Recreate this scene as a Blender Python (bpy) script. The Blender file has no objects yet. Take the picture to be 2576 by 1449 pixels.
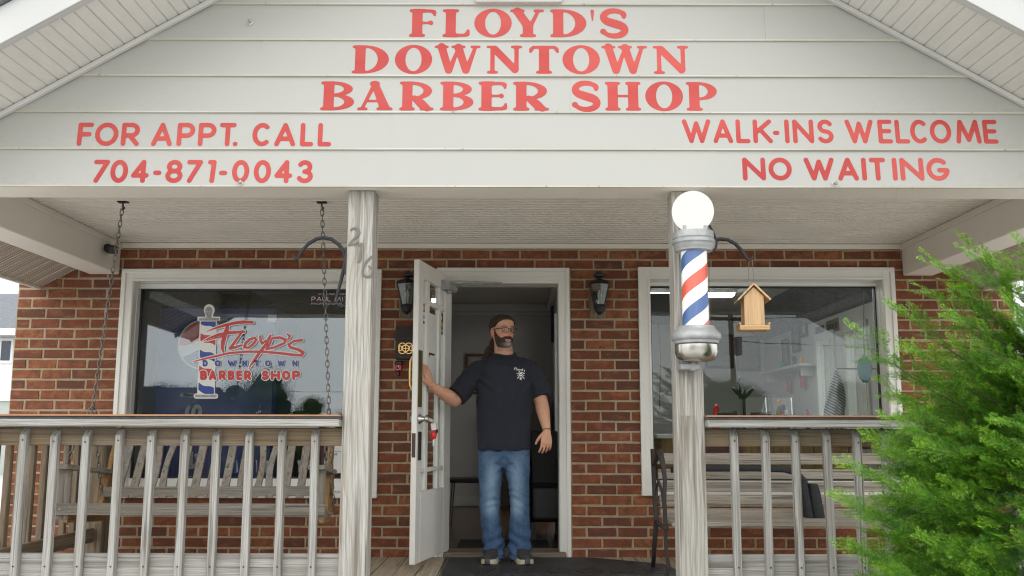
import bpy, bmesh, math, random
import numpy as np
from math import sin, cos, pi, radians as R, sqrt, atan2
from mathutils import Vector, Matrix, noise as mnoise
from mathutils.geometry import tessellate_polygon
from mathutils.bvhtree import BVHTree

S = bpy.context.scene
COL = S.collection
random.seed(7); RNG = np.random.default_rng(7)

# ---------------------------------------------------------------- camera
cam = bpy.data.objects.new('camera', bpy.data.cameras.new('camera'))
COL.objects.link(cam)
cam.data.sensor_width = 36.0
cam.data.lens = 36.0 * 2400.0 / 2576.0
cam.data.clip_start = 0.05
cam.data.clip_end = 2000
pit = math.atan(360 / 2400)
cam.location = (0, -7.27, 0.92)
cam.rotation_euler = (Matrix.Rotation(R(90) + pit, 3, 'X') @ Matrix.Rotation(R(0.1), 3, 'Z')).to_euler()
S.camera = cam

# ---------------------------------------------------------------- sky, sun, exposure
SUN_EL, SUN_AZ = R(26), R(190)
W = bpy.data.worlds.new('World'); S.world = W; W.use_nodes = True
wn, wl = W.node_tree.nodes, W.node_tree.links
bg = wn['Background']
sky = wn.new('ShaderNodeTexSky'); sky.sky_type = 'NISHITA'; sky.sun_disc = False
sky.sun_elevation = SUN_EL; sky.sun_rotation = SUN_AZ
sky.air_density = 1.0; sky.dust_density = 4.0; sky.ozone_density = 1.0
hs = wn.new('ShaderNodeHueSaturation'); hs.inputs['Saturation'].default_value = 0.16
wl.new(sky.outputs[0], hs.inputs['Color'])
tc = wn.new('ShaderNodeTexCoord'); mp = wn.new('ShaderNodeMapping')
mp.inputs['Scale'].default_value = (1.6, 1.6, 6.0)
wl.new(tc.outputs['Generated'], mp.inputs['Vector'])
cl = wn.new('ShaderNodeTexNoise'); cl.inputs['Scale'].default_value = 2.2; cl.inputs['Detail'].default_value = 5
wl.new(mp.outputs[0], cl.inputs['Vector'])
cr = wn.new('ShaderNodeValToRGB')
cr.color_ramp.elements[0].position = 0.35; cr.color_ramp.elements[0].color = (.84, .88, .93, 1)
cr.color_ramp.elements[1].position = 0.65; cr.color_ramp.elements[1].color = (1.12, 1.12, 1.1, 1)
wl.new(cl.outputs['Fac'], cr.inputs['Fac'])
mx = wn.new('ShaderNodeMixRGB'); mx.blend_type = 'MULTIPLY'; mx.inputs['Fac'].default_value = 1
ov = wn.new('ShaderNodeMixRGB'); ov.inputs['Fac'].default_value = .92; ov.inputs[2].default_value = (14.0, 14.1, 14.0, 1)   # even overcast veil
wl.new(hs.outputs[0], ov.inputs[1]); wl.new(ov.outputs[0], mx.inputs[1]); wl.new(cr.outputs[0], mx.inputs[2])
wl.new(mx.outputs[0], bg.inputs['Color']); bg.inputs['Strength'].default_value = 0.10

sl = bpy.data.lights.new('sun', 'SUN'); sl.energy = 0.8; sl.angle = R(110); sl.color = (1, .97, .92)
sun = bpy.data.objects.new('sun', sl); COL.objects.link(sun)
# sun_rotation is measured clockwise from +Y
sd = Vector((sin(SUN_AZ) * cos(SUN_EL), cos(SUN_AZ) * cos(SUN_EL), sin(SUN_EL)))
sun.rotation_euler = sd.to_track_quat('Z', 'Y').to_euler(); sun.location = sd * 30

vs = S.view_settings
vs.view_transform = 'Standard'; vs.look = 'None'; vs.exposure = 0.5; vs.gamma = 1.0; vs.use_curve_mapping = False
S.render.engine = 'CYCLES'
cy = S.cycles
cy.use_denoising = True; cy.pixel_filter_type = 'BLACKMAN_HARRIS'; cy.filter_width = 1.15; cy.max_bounces = 8; cy.diffuse_bounces = 4; cy.glossy_bounces = 4
cy.transparent_max_bounces = 16; cy.sample_clamp_indirect = 6; cy.caustics_reflective = False; cy.caustics_refractive = False

# ---------------------------------------------------------------- materials
class G:
    """small builder for a procedural material"""
    def __init__(s, name):
        s.m = bpy.data.materials.new(name); s.m.use_nodes = True
        s.t = s.m.node_tree; s.t.nodes.clear()
        s.o = s.t.nodes.new('ShaderNodeOutputMaterial')
        s._tc = None
    def n(s, typ, ins=None, **props):
        nd = s.t.nodes.new('ShaderNode' + typ)
        for k, v in props.items(): setattr(nd, k, v)
        for k, v in (ins or {}).items():
            sk = nd.inputs[k]
            if isinstance(v, bpy.types.NodeSocket): s.t.links.new(v, sk)
            else:
                if isinstance(v, (tuple, list)) and len(v) == 3 and sk.type == 'RGBA': v = (*v, 1)
                sk.default_value = v
        return nd
    def obj(s): return s.n('TexCoord').outputs['Object']
    def sc(s, v, k): return s.n('Mapping', {'Vector': v, 'Scale': k}).outputs[0]
    def noise(s, v, scale, detail=4, rough=.55, dist=0):
        return s.n('TexNoise', {'Vector': v, 'Scale': scale, 'Detail': detail, 'Roughness': rough, 'Distortion': dist}).outputs['Fac']
    def ramp(s, f, *stops):
        nd = s.n('ValToRGB', {'Fac': f}); e = nd.color_ramp.elements
        while len(e) < len(stops): e.new(0.5)
        for el, (p, c) in zip(e, stops):
            el.position = p
            if not isinstance(c, (tuple, list)): c = (c, c, c)
            el.color = (*c, 1)
        return nd.outputs[0]
    def mix(s, f, a, b, mode='MIX'):
        return s.n('MixRGB', {'Fac': f, 'Color1': a, 'Color2': b}, blend_type=mode).outputs[0]
    def math(s, op, a, b=0.0, c=0.0):
        return s.n('Math', {0: a, 1: b, 2: c}, operation=op).outputs[0]
    def xyz(s, v):
        nd = s.n('SeparateXYZ', {0: v}); return nd.outputs
    def comb(s, x, y, z): return s.n('CombineXYZ', {0: x, 1: y, 2: z}).outputs[0]
    def bump(s, h, st=.4, d=.01): return s.n('Bump', {'Height': h, 'Strength': st, 'Distance': d}).outputs[0]
    def bsdf(s, col, rough=.6, bump=None, **k):
        ins = {'Base Color': col, 'Roughness': rough}
        if bump is not None: ins['Normal'] = bump
        for a, b in k.items(): ins[a.replace('_', ' ')] = b
        nd = s.n('BsdfPrincipled', ins)
        s.t.links.new(nd.outputs[0], s.o.inputs[0]); return s.m

def plain(name, col, rough=.6, var=.12, scale=12, bumpy=.15, **k):
    g = G(name); o = g.obj()
    f = g.noise(o, scale, 5)
    lo = tuple(c * (1 - var) for c in col); hi = tuple(min(1, c * (1 + var)) for c in col)
    c = g.ramp(f, (.3, lo), (.7, hi))
    h = g.noise(o, scale * 14, 3)
    return g.bsdf(c, rough, g.bump(h, bumpy, .004), **k)

def wood(name, axis, light, mid, dark, freq=120, stain=None, rough=.8, off=.07, warp=.10, run=False):
    """weathered sawn timber: growth rings about an axis beside the board, fibres, cracks and stains"""
    g = G(name); x = g.xyz(g.obj())
    rnd = g.math('ADD', g.math('MULTIPLY', g.n('ObjectInfo').outputs['Random'], 37.0),
                 g.math('MULTIPLY', g.n('NewGeometry').outputs['Random Per Island'], 53.0))
    a, b, l = [(x[1], x[2], x[0]), (x[0], x[2], x[1]), (x[0], x[1], x[2])][axis]
    l2 = g.math('ADD', l, rnd)
    v = g.comb(a, b, l2)
    wv = g.n('TexNoise', {'Vector': g.sc(v, (4.5, 4.5, 1.5)), 'Scale': 1.0, 'Detail': 2.5}).outputs['Color']
    w = g.xyz(wv)
    aa = g.math('ADD', a, g.math('MULTIPLY', g.math('SUBTRACT', w[0], .5), warp))
    bb = g.math('ADD', g.math('ADD', b, off), g.math('MULTIPLY', g.math('SUBTRACT', w[1], .5), warp))
    r = g.math('SQRT', g.math('ADD', g.math('MULTIPLY', aa, aa), g.math('MULTIPLY', bb, bb)))
    ring = g.math('FRACT', g.math('MULTIPLY', r, freq))
    ring = g.math('POWER', ring, 2.2)
    pat = g.noise(g.sc(v, (9, 9, 1.7)), 1.0, 4, .6)
    fib = g.noise(g.sc(v, (230, 230, 4)), 1.0, 4, .6)
    crack = g.noise(g.sc(v, (62, 62, 1.3)), 1.0, 3, .5)
    c = g.mix(g.math('MULTIPLY', g.ramp(ring, (.15, 0), (.95, .75)), g.ramp(pat, (.35, .45), (.65, 1))), light, mid)
    c = g.mix(g.ramp(fib, (.42, 0), (.72, .7)), c, dark)
    c = g.mix(g.ramp(crack, (.57, 0), (.66, .85)), c, dark)
    c = g.mix(g.ramp(pat, (.40, 0), (.68, .6)), c, stain or mid)
    stk = g.noise(g.sc(v, (34, 34, .9)), 1.0, 3, .55); c = g.mix(g.ramp(stk, (.50, 0), (.66, .62)), c, tuple(.5 * (a_ + b_) for a_, b_ in zip(mid, dark)))
    if run:      # rust and rain have run down the post under the lamp bracket
        st1 = g.math('MULTIPLY', g.math('EXPONENT', g.math('MULTIPLY', g.math('POWER', g.math('DIVIDE', g.math('SUBTRACT', x[0], .872), .03), 2.0), -1.0)), g.ramp(x[2], (.62, 0), (1.0, .7), (1.20, 1), (1.215, 0)))
        sn = g.noise(g.sc(g.obj(), (60, 60, 3.5)), 1.0, 3, .5)
        c = g.mix(g.math('MULTIPLY', st1, g.ramp(sn, (.38, 0), (.62, .95))), c, (.085, .052, .03))
    h = g.math('ADD', g.math('MULTIPLY', ring, -.7), g.math('MULTIPLY', fib, .6))
    h = g.math('SUBTRACT', h, g.ramp(crack, (.6, 0), (.7, 1)))
    return g.bsdf(c, rough, g.bump(h, .5, .004))

def woods(name, *a, **k): return [wood(name + '_' + n, i, *a, **k) for i, n in enumerate(('across', 'deep', 'upright'))]

M = {}
POSTW = woods('silvered_timber', (.49, .48, .45), (.22, .19, .15), (.10, .075, .055), 120, (.38, .34, .28), warp=.06, run=True)
BALW = woods('grey_baluster_timber', (.43, .425, .40), (.22, .20, .175), (.09, .072, .055), 110, (.34, .32, .29))
RAILW = woods('brown_rail_timber', (.25, .205, .15), (.14, .105, .07), (.06, .042, .028), 110, (.26, .165, .075))
SWW = woods('swing_timber', (.30, .275, .24), (.20, .18, .155), (.085, .07, .055), 120, (.24, .19, .13))
AMBW = woods('amber_timber', (.38, .22, .085), (.25, .13, .05), (.10, .055, .025), 120, (.30, .19, .09))
DECKW = woods('deck_timber', (.55, .47, .355), (.32, .25, .17), (.14, .105, .07), 75, (.44, .365, .26), rough=.75)
FEEDW = woods('fresh_cedar', (.66, .43, .22), (.54, .32, .14), (.36, .19, .075), 100, (.68, .47, .27), rough=.6)
BENCHW = woods('bench_timber', (.44, .40, .34), (.27, .235, .19), (.11, .085, .065), 100, (.34, .29, .225))

def mk_siding():
    g = G('white_vinyl_siding'); o = g.obj(); x = g.xyz(o)
    ax = g.math('ABSOLUTE', x[0])
    dirt = g.noise(g.sc(o, (26, 26, 60)), 1.0, 6, .7)
    broad = g.noise(o, 1.6, 2)
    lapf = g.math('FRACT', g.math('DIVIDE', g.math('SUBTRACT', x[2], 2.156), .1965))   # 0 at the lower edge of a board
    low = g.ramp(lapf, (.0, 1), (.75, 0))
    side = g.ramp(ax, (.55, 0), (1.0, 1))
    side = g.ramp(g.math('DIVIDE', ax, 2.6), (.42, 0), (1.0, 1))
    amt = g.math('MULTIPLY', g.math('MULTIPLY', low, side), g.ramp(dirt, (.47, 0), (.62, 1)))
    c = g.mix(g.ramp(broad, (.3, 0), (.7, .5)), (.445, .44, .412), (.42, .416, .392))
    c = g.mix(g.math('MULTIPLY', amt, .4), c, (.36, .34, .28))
    grain = g.noise(g.sc(o, (8, 60, 90)), 1.0, 4)
    return g.bsdf(c, .42, g.bump(grain, .12, .003))
M['siding'] = mk_siding()

def mk_lip():
    g = G('mildewed_board_edge'); o = g.obj()
    f = g.noise(g.sc(o, (30, 30, 8)), 1.0, 5, .7)
    f2 = g.noise(o, 1.1, 3)
    c = g.mix(g.ramp(f2, (.35, 0), (.65, 1)), (.60, .58, .52), (.46, .43, .35))
    c = g.mix(g.ramp(f, (.62, 0), (.72, .8)), c, (.16, .14, .11))
    return g.bsdf(c, .6)
M['lip'] = mk_lip()
def mk_letters():
    g = G('red_vinyl_letters'); o = g.obj(); f = g.noise(g.sc(o, (.8, 1, 2.2)), 1.0, 4); x = g.xyz(o)
    c = g.mix(g.ramp(f, (.36, 0), (.64, 1)), (.43, .030, .027), (.58, .085, .07)); return g.bsdf(c, .55)
M['red_vinyl'] = mk_letters()
M['letter_edge'] = plain('pale_letter_edge', (.86, .86, .84), .5, .03)
M['vinyl_trim'] = plain('white_trim', (.58, .57, .545), .5, .06, 4, .05)
M['fascia'] = plain('white_fascia', (.52, .52, .51), .45, .04, 2, .04)

def mk_soffit():
    g = G('vinyl_soffit'); o = g.obj()
    f = g.noise(g.sc(o, (14, 5, 14)), 1.0, 5, .6)
    x = g.xyz(o)
    c = g.ramp(f, (.3, (.66, .645, .61)), (.7, (.73, .715, .68)))
    # browner towards the inner trim, the edge broken by noise
    d = g.noise(o, 9, 4)
    edge = g.ramp(g.math('ADD', g.math('MULTIPLY', g.math('ADD', x[1], 2.60), 12), g.math('MULTIPLY', d, .8)), (.25, 0), (.95, .35))
    c = g.mix(edge, c, (.36, .33, .28))
    return g.bsdf(c, .5, g.bump(g.noise(g.sc(o, (30, 8, 30)), 1, 4), .15, .003))
M['soffit'] = mk_soffit()

def mk_perf():
    g = G('perforated_soffit'); o = g.obj(); x = g.xyz(o)
    a = g.math('SUBTRACT', g.math('FRACT', g.math('MULTIPLY', x[0], 75)), .5)
    b = g.math('SUBTRACT', g.math('FRACT', g.math('MULTIPLY', x[1], 75)), .5)
    d = g.math('SQRT', g.math('ADD', g.math('MULTIPLY', a, a), g.math('MULTIPLY', b, b)))
    p = g.math('FRACT', g.math('DIVIDE', x[1], .125))
    plainrib = g.ramp(p, (.0, 1), (.12, 1), (.14, 0), (.86, 0))
    hole = g.math('MULTIPLY', g.math('LESS_THAN', d, .30), g.math('SUBTRACT', 1.0, plainrib))
    c = g.mix(hole, (.53, .45, .385), (.10, .08, .07))
    return g.bsdf(c, .55)
M['perf'] = mk_perf()

def mk_paint(name, col, chip=(.34, .30, .25), amt=.62, rough=.5):
    g = G(name); o = g.obj()
    f = g.noise(g.sc(o, (9, 9, 9)), 1.0, 8, .72)
    d = g.noise(o, 2.2, 4)
    c = g.mix(g.ramp(d, (.3, 0), (.75, .35)), col, tuple(k * .8 for k in col))
    c = g.mix(g.ramp(f, (amt, 0), (amt + .03, .85)), c, chip)
    return g.bsdf(c, rough, g.bump(g.math('ADD', g.noise(o, 60, 4), g.ramp(f, (amt, 1), (amt + .03, 0))), .2, .004))
M['ceil'] = plain('painted_beadboard', (.82, .77, .70), .5, .05, 3, .0)
M['beam'] = mk_paint('painted_beam', (.82, .775, .70), (.42, .36, .28), .68)
M['trim'] = mk_paint('painted_window_trim', (.82, .80, .75), (.36, .31, .24), .68)
M['doorpaint'] = mk_paint('door_paint', (.80, .785, .74), (.34, .29, .22), .68)
M['sash'] = plain('white_vinyl_sash', (.80, .80, .775), .4, .05, 5, .03)
M['gasket'] = plain('black_gasket', (.02, .02, .022), .5, .1)

def mk_brick():
    g = G('red_brick'); o = g.obj()
    rnd = g.n('NewGeometry').outputs['Random Per Island']
    x = g.xyz(o)
    v = g.n('VectorMath', {0: o, 1: g.comb(g.math('MULTIPLY', rnd, 31), g.math('MULTIPLY', rnd, 17), g.math('MULTIPLY', rnd, 9))}, operation='ADD').outputs[0]
    base = g.ramp(rnd, (.0, (.215, .060, .025)), (.18, (.29, .090, .036)), (.34, (.245, .070, .030)), (.50, (.33, .115, .046)), (.62, (.18, .054, .027)), (.76, (.115, .042, .025)), (.86, (.27, .085, .038)), (.94, (.155, .054, .034)))
    base.node.color_ramp.interpolation = 'CONSTANT'
    mot = g.noise(v, 22, 6, .65)
    c = g.mix(g.ramp(mot, (.36, .85), (.66, 0)), base, (.13, .045, .024))
    big = g.noise(g.sc(v, (9, 9, 16)), 1.0, 4); c = g.mix(g.ramp(big, (.52, 0), (.7, .45)), c, (.40, .16, .075))
    sp = g.noise(v, 120, 3, .6)
    c = g.mix(g.ramp(sp, (.60, 0), (.66, .85)), c, (.055, .026, .018))
    sm = g.noise(g.sc(o, (7, 7, 4)), 1.0, 8, .75)
    c = g.mix(g.ramp(sm, (.665, 0), (.70, .55)), c, (.52, .43, .33))
    h = g.math('ADD', g.noise(v, 60, 6, .7), g.math('MULTIPLY', g.noise(v, 14, 3), .8))
    return g.bsdf(c, .85, g.bump(h, .55, .006))
M['brick'] = mk_brick()

def mk_mortar():
    g = G('mortar'); o = g.obj()
    f = g.noise(o, 30, 7, .7); d = g.noise(o, 3.0, 3)
    c = g.ramp(f, (.3, (.31, .235, .135)), (.7, (.50, .395, .245)))
    c = g.mix(g.ramp(d, (.4, 0), (.7, .4)), c, (.44, .40, .34))
    return g.bsdf(c, .95, g.bump(g.noise(o, 90, 6, .75), .8, .01))
M['mortar'] = mk_mortar()

def mk_glass(name, refl, tint=(.9, .93, .92)):
    g = G(name)
    fr = g.n('LayerWeight', {'Blend': .25}).outputs['Facing']
    fac = g.math('ADD', g.math('MULTIPLY', g.math('POWER', fr, 3.0), .7), refl)
    wav = g.noise(g.obj(), 1.3, 2)
    gl = g.n('BsdfGlossy', {'Color': (.93, .97, 1, 1), 'Roughness': .0, 'Normal': g.bump(wav, .06, .01)})
    tr = g.n('BsdfTransparent', {'Color': (*tint, 1)})
    mxs = g.n('MixShader', {0: fac, 1: tr.outputs[0], 2: gl.outputs[0]})
    g.t.links.new(mxs.outputs[0], g.o.inputs[0]); return g.m
M['glass'] = mk_glass('window_glass', .075)
M['doorglass'] = mk_glass('door_glass', .05)
M['glass_clear'] = mk_glass('clear_window_glass', .030)
M['lampglass'] = mk_glass('lantern_glass', .10, (.75, .8, .72))
M['lens'] = mk_glass('spectacle_lens', .012)

def metal(name, col, rough=.35, met=1.0, var=.15): return plain(name, col, rough, var, 20, .12, Metallic=met)
M['iron'] = metal('black_wrought_iron', (.035, .037, .042), .45, .6)
M['iron2'] = metal('weathered_cast_iron', (.055, .045, .042), .7, .3)
M['alu'] = metal('cast_aluminium', (.40, .405, .41), .58, .5, .18)
M['chrome'] = plain('polished_steel', (.52, .50, .46), .22, .05, 20, 0, Metallic=1.0)
M['nickel'] = metal('satin_nickel', (.55, .54, .52), .3)
M['brass'] = metal('brass', (.70, .46, .17), .3)
M['oldbrass'] = metal('tarnished_brass', (.20, .155, .06), .5, .7)
M['bronze'] = metal('dark_bronze', (.075, .055, .045), .5, .5)
M['chain'] = metal('weathered_chain', (.20, .185, .165), .5, .8)
M['galv'] = metal('grey_metal', (.30, .29, .265), .45, .6); M['digit'] = plain('grey_metal_digits', (.145, .14, .125), .55, .15, 30, .2)
M['black'] = plain('black_plastic', (.018, .018, .02), .45, .2)
M['foam'] = plain('black_foam', (.028, .029, .031), .9, .25, 30, .4)
M['leather'] = plain('black_vinyl_upholstery', (.014, .014, .016), .38, .2)
M['white'] = plain('white_plastic', (.78, .78, .76), .4, .04)
M['red'] = plain('red_plastic', (.62, .02, .02), .35, .1)
M['blue'] = plain('blue_enamel', (.012, .03, .16), .35, .1)
M['decalblue'] = plain('blue_decal', (.015, .05, .30), .12, .05)
M['decalred'] = plain('red_decal', (.60, .018, .02), .12, .05)
M['decalwhite'] = plain('white_decal', (.80, .80, .77), .12, .03)
M['decalgrey'] = plain('grey_decal', (.34, .34, .335), .5, .35, 60)
M['decalnavy'] = plain('navy_decal', (.02, .035, .12), .5, .05)
M['paper'] = plain('white_paper', (.72, .72, .70), .7, .05)
M['navyplastic'] = plain('dark_sticker', (.02, .021, .024), .5, .1)
M['orange'] = plain('orange_decal', (.85, .30, .02), .5, .05)
M['intwall'] = plain('grey_interior_wall', (.55, .55, .53), .8, .04, 2, .05)
M['intceil'] = plain('interior_ceiling', (.60, .60, .58), .9, .06, 40, .5)
M['inttrim'] = plain('interior_trim', (.62, .62, .59), .5, .04)
M['floorwood'] = wood('varnished_floor', 1, (.16, .085, .045), (.10, .05, .028), (.05, .025, .015), 90, rough=.22)
M['beige'] = plain('beige_panel', (.48, .44, .36), .6, .05)
M['framewood'] = plain('dark_frame', (.03, .018, .012), .4, .2)
M['framebrown'] = plain('brown_frame', (.13, .055, .022), .45, .2)
M['maroon'] = plain('maroon_panel', (.12, .018, .014), .4, .15)
M['teal'] = plain('teal_cloth', (.0, .22, .23), .7, .1)
M['shingle'] = plain('grey_shingles', (.17, .18, .20), .9, .35, 18, .6)
M['darkroof'] = plain('dark_metal_roof', (.04, .044, .052), .95, .15)
M['housewhite'] = plain('white_house_siding', (.74, .74, .73), .6, .03)
M['housegrey'] = plain('grey_house_siding', (.40, .43, .40), .6, .05)
M['housewin'] = plain('dark_house_window', (.03, .04, .06), .12, .1)
M['rope'] = plain('grey_rubber', (.085, .085, .085), .75, .25, 30, .4)
M['copperedge'] = plain('brown_counter_edge', (.40, .20, .105), .6, .12)
M['rubbermat'] = plain('black_rubber', (.022, .023, .025), .6, .35, 25, .5)
M['matgrey'] = plain('worn_mat_lettering', (.10, .095, .085), .7, .6, 14, .3)

def mk_ground():
    g = G('parking_asphalt'); o = g.obj()
    f = g.noise(o, 1.1, 6, .6); p = g.noise(o, 140, 3)
    c = g.ramp(f, (.3, (.50, .495, .475)), (.7, (.60, .59, .565)))
    c = g.mix(g.ramp(p, (.45, 0), (.7, .5)), c, (.36, .35, .33))
    return g.bsdf(c, .9, g.bump(p, .4, .01))
M['ground'] = mk_ground()
M['concrete'] = plain('pale_concrete', (.44, .43, .40), .9, .15, 3, .3)

def emis(name, col, st):
    g = G(name)
    e = g.n('Emission', {'Color': (*col, 1), 'Strength': st})
    g.t.links.new(e.outputs[0], g.o.inputs[0]); return g.m

# ---------------------------------------------------------------- mesh builder
OFF = {}
class MB:
    def __init__(s): s.v = []; s.f = []; s.mi = []; s.cur = 0
    def add(s, vs, fs):
        n = len(s.v); s.v += [tuple(map(float, v)) for v in vs]
        for f in fs: s.f.append(tuple(i + n for i in f)); s.mi.append(s.cur)
        return s
    def box(s, x0, x1, y0, y1, z0, z1):
        return s.add([(x, y, z) for x in (x0, x1) for y in (y0, y1) for z in (z0, z1)],
                     [(0, 1, 3, 2), (4, 6, 7, 5), (0, 4, 5, 1), (2, 3, 7, 6), (0, 2, 6, 4), (1, 5, 7, 3)])
    def bar(s, p0, p1, w, h, up=(0, 0, 1)):
        p0, p1 = Vector(p0), Vector(p1); d = (p1 - p0).normalized()
        a = d.cross(Vector(up)).normalized(); b = a.cross(d)
        c = [a * w / 2 * i + b * h / 2 * j for i, j in ((-1, -1), (1, -1), (1, 1), (-1, 1))]
        return s.add([p0 + k for k in c] + [p1 + k for k in c],
                     [(3, 2, 1, 0), (4, 5, 6, 7), (0, 1, 5, 4), (1, 2, 6, 5), (2, 3, 7, 6), (3, 0, 4, 7)])
    def loft(s, rings, caps=True, closed=True):
        n = len(rings[0]); vs = [p for r in rings for p in r]; fs = []
        for i in range(len(rings) - 1):
            for j in range(n if closed else n - 1):
                k = (j + 1) % n
                fs.append((i * n + j, i * n + k, (i + 1) * n + k, (i + 1) * n + j))
        if caps: fs += [tuple(range(n))[::-1], tuple(range((len(rings) - 1) * n, len(rings) * n))]
        return s.add(vs, fs)
    def tube(s, pts, r, n=8, closed=False, flat=1.0, up=None):
        P = [Vector(p) for p in pts]; N = len(P)
        rr = r if isinstance(r, (list, tuple)) else [r] * N
        rings = []; prev = None
        for i in range(N):
            d = (P[(i + 1) % N] - P[i - 1]) if closed else (P[min(i + 1, N - 1)] - P[max(i - 1, 0)])
            d.normalize()
            if prev is None:
                u = Vector(up) if up else (Vector((0, 0, 1)) if abs(d.z) < .9 else Vector((1, 0, 0)))
                a = d.cross(u).normalized()
            else: a = (prev - d * prev.dot(d)).normalized()
            prev = a; b = d.cross(a)
            rings.append([P[i] + (a * cos(t) + b * sin(t) * flat) * rr[i] for t in [2 * pi * k / n for k in range(n)]])
        if closed: rings.append(rings[0])
        return s.loft(rings, caps=not closed)
    def lathe(s, prof, c=(0, 0, 0), n=28, axis=2):
        rings = []
        for r, h in prof:
            ring = []
            for k in range(n):
                t = 2 * pi * k / n; p = (r * cos(t), r * sin(t), h)
                if axis == 0: p = (h, p[0], p[1])
                if axis == 1: p = (p[1], h, p[0])
                ring.append((p[0] + c[0], p[1] + c[1], p[2] + c[2]))
            rings.append(ring)
        return s.loft(rings)
    def ell(s, c, rx, ry, rz, nu=16, nv=10, rot=None):
        rings = []
        for j in range(nv + 1):
            ph = pi * (j / nv) - pi / 2; ph = max(-pi / 2 + .02, min(pi / 2 - .02, ph))
            ring = []
            for k in range(nu):
                t = 2 * pi * k / nu
                p = Vector((rx * cos(ph) * cos(t), ry * cos(ph) * sin(t), rz * sin(ph)))
                if rot: p = rot @ p
                ring.append(p + Vector(c))
            rings.append(ring)
        return s.loft(rings)
    def mesh(s, name):
        me = bpy.data.meshes.new(name); me.from_pydata(s.v, [], s.f); me.update(); return me
    def build(s, name, mat, parent=None, smooth=False, bevel=0, world=True, seg=1):
        off = OFF.get(parent.name, Vector()) if (parent is not None and world) else Vector()
        me = bpy.data.meshes.new(name)
        vv = [(v[0] - off[0], v[1] - off[1], v[2] - off[2]) for v in s.v] if off.length else s.v
        me.from_pydata(vv, [], s.f)
        mats = mat if isinstance(mat, (list, tuple)) else [mat]
        for m in mats: me.materials.append(m)
        if len(mats) > 1: me.polygons.foreach_set('material_index', s.mi)
        if smooth:
            me.polygons.foreach_set('use_smooth', [True] * len(me.polygons))
        bm = bmesh.new(); bm.from_mesh(me); bmesh.ops.recalc_face_normals(bm, faces=bm.faces); bm.to_mesh(me); bm.free()
        if smooth == 'auto': me.set_sharp_from_angle(angle=R(38))
        me.update()
        o = bpy.data.objects.new(name, me); COL.objects.link(o)
        if parent is not None:
            o.parent = parent; OFF[o.name] = OFF.get(parent.name, Vector()) if world else Vector()
        if bevel:
            b = o.modifiers.new('edges', 'BEVEL'); b.width = bevel; b.segments = seg; b.limit_method = 'ANGLE'; b.angle_limit = R(40)
        return o

def setlab(o, label=None, cat=None, group=None, kind=None):
    if label: o['label'] = label
    if cat: o['category'] = cat
    if group: o['group'] = group
    if kind: o['kind'] = kind
    return o
def thing(name, label, cat, loc=(0, 0, 0), rotz=0, group=None, local=False):
    o = bpy.data.objects.new(name, None); COL.objects.link(o)
    o.empty_display_size = .1; o.location = loc; o.rotation_euler = (0, 0, rotz)
    OFF[o.name] = Vector() if local else Vector(loc)
    return setlab(o, label, cat, group)
def single(mb, name, mat, label, cat, group=None, **k):
    """a thing that is one mesh, its origin at its base"""
    vs = np.array(mb.v); b = Vector(((vs[:, 0].min() + vs[:, 0].max()) / 2, (vs[:, 1].min() + vs[:, 1].max()) / 2, vs[:, 2].min()))
    mb.v = [(v[0] - b.x, v[1] - b.y, v[2] - b.z) for v in mb.v]
    o = mb.build(name, mat, None, **k); o.location = b
    return setlab(o, label, cat, group)

# ---------------------------------------------------------------- lettering: shapes as distance fields, traced to outlines
def arc(cx, cy, rx, ry, a0, a1, n=18):
    return [(cx + rx * cos(R(a0 + (a1 - a0) * i / n)), cy + ry * sin(R(a0 + (a1 - a0) * i / n))) for i in range(n + 1)]
def d_line(X, Y, pts, r):
    d = np.full(X.shape, 1e3)
    for p, q in zip(pts[:-1], pts[1:]):
        r0 = p[2] if len(p) > 2 else r; r1 = q[2] if len(q) > 2 else r
        ex, ey = q[0] - p[0], q[1] - p[1]; L = ex * ex + ey * ey + 1e-12
        t = np.clip(((X - p[0]) * ex + (Y - p[1]) * ey) / L, 0, 1)
        d = np.minimum(d, np.hypot(X - p[0] - t * ex, Y - p[1] - t * ey) - (r0 + (r1 - r0) * t))
    return d
def d_box(X, Y, x0, y0, x1, y1, rd=0.02):
    qx = np.abs(X - (x0 + x1) / 2) - (x1 - x0) / 2 + rd; qy = np.abs(Y - (y0 + y1) / 2) - (y1 - y0) / 2 + rd
    return np.hypot(np.maximum(qx, 0), np.maximum(qy, 0)) + np.minimum(np.maximum(qx, qy), 0) - rd
def d_ell(X, Y, cx, cy, rx, ry):
    return (np.hypot((X - cx) / rx, (Y - cy) / ry) - 1) * min(rx, ry)
def d_poly(X, Y, pts):
    d = np.full(X.shape, 1e3); ins = np.zeros(X.shape, bool)
    for (x0, y0), (x1, y1) in zip(pts, pts[1:] + pts[:1]):
        ex, ey = x1 - x0, y1 - y0; t = np.clip(((X - x0) * ex + (Y - y0) * ey) / (ex * ex + ey * ey + 1e-12), 0, 1)
        d = np.minimum(d, np.hypot(X - x0 - t * ex, Y - y0 - t * ey))
        c = ((y0 > Y) != (y1 > Y)) & (X < ex * (Y - y0) / (ey if abs(ey) > 1e-9 else 1e-9) + x0); ins ^= c
    return np.where(ins, -d, d)
def smin(a, b, k):
    h = np.clip(.5 + .5 * (b - a) / k, 0, 1); return b * (1 - h) + a * h - k * h * (1 - h)

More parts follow.
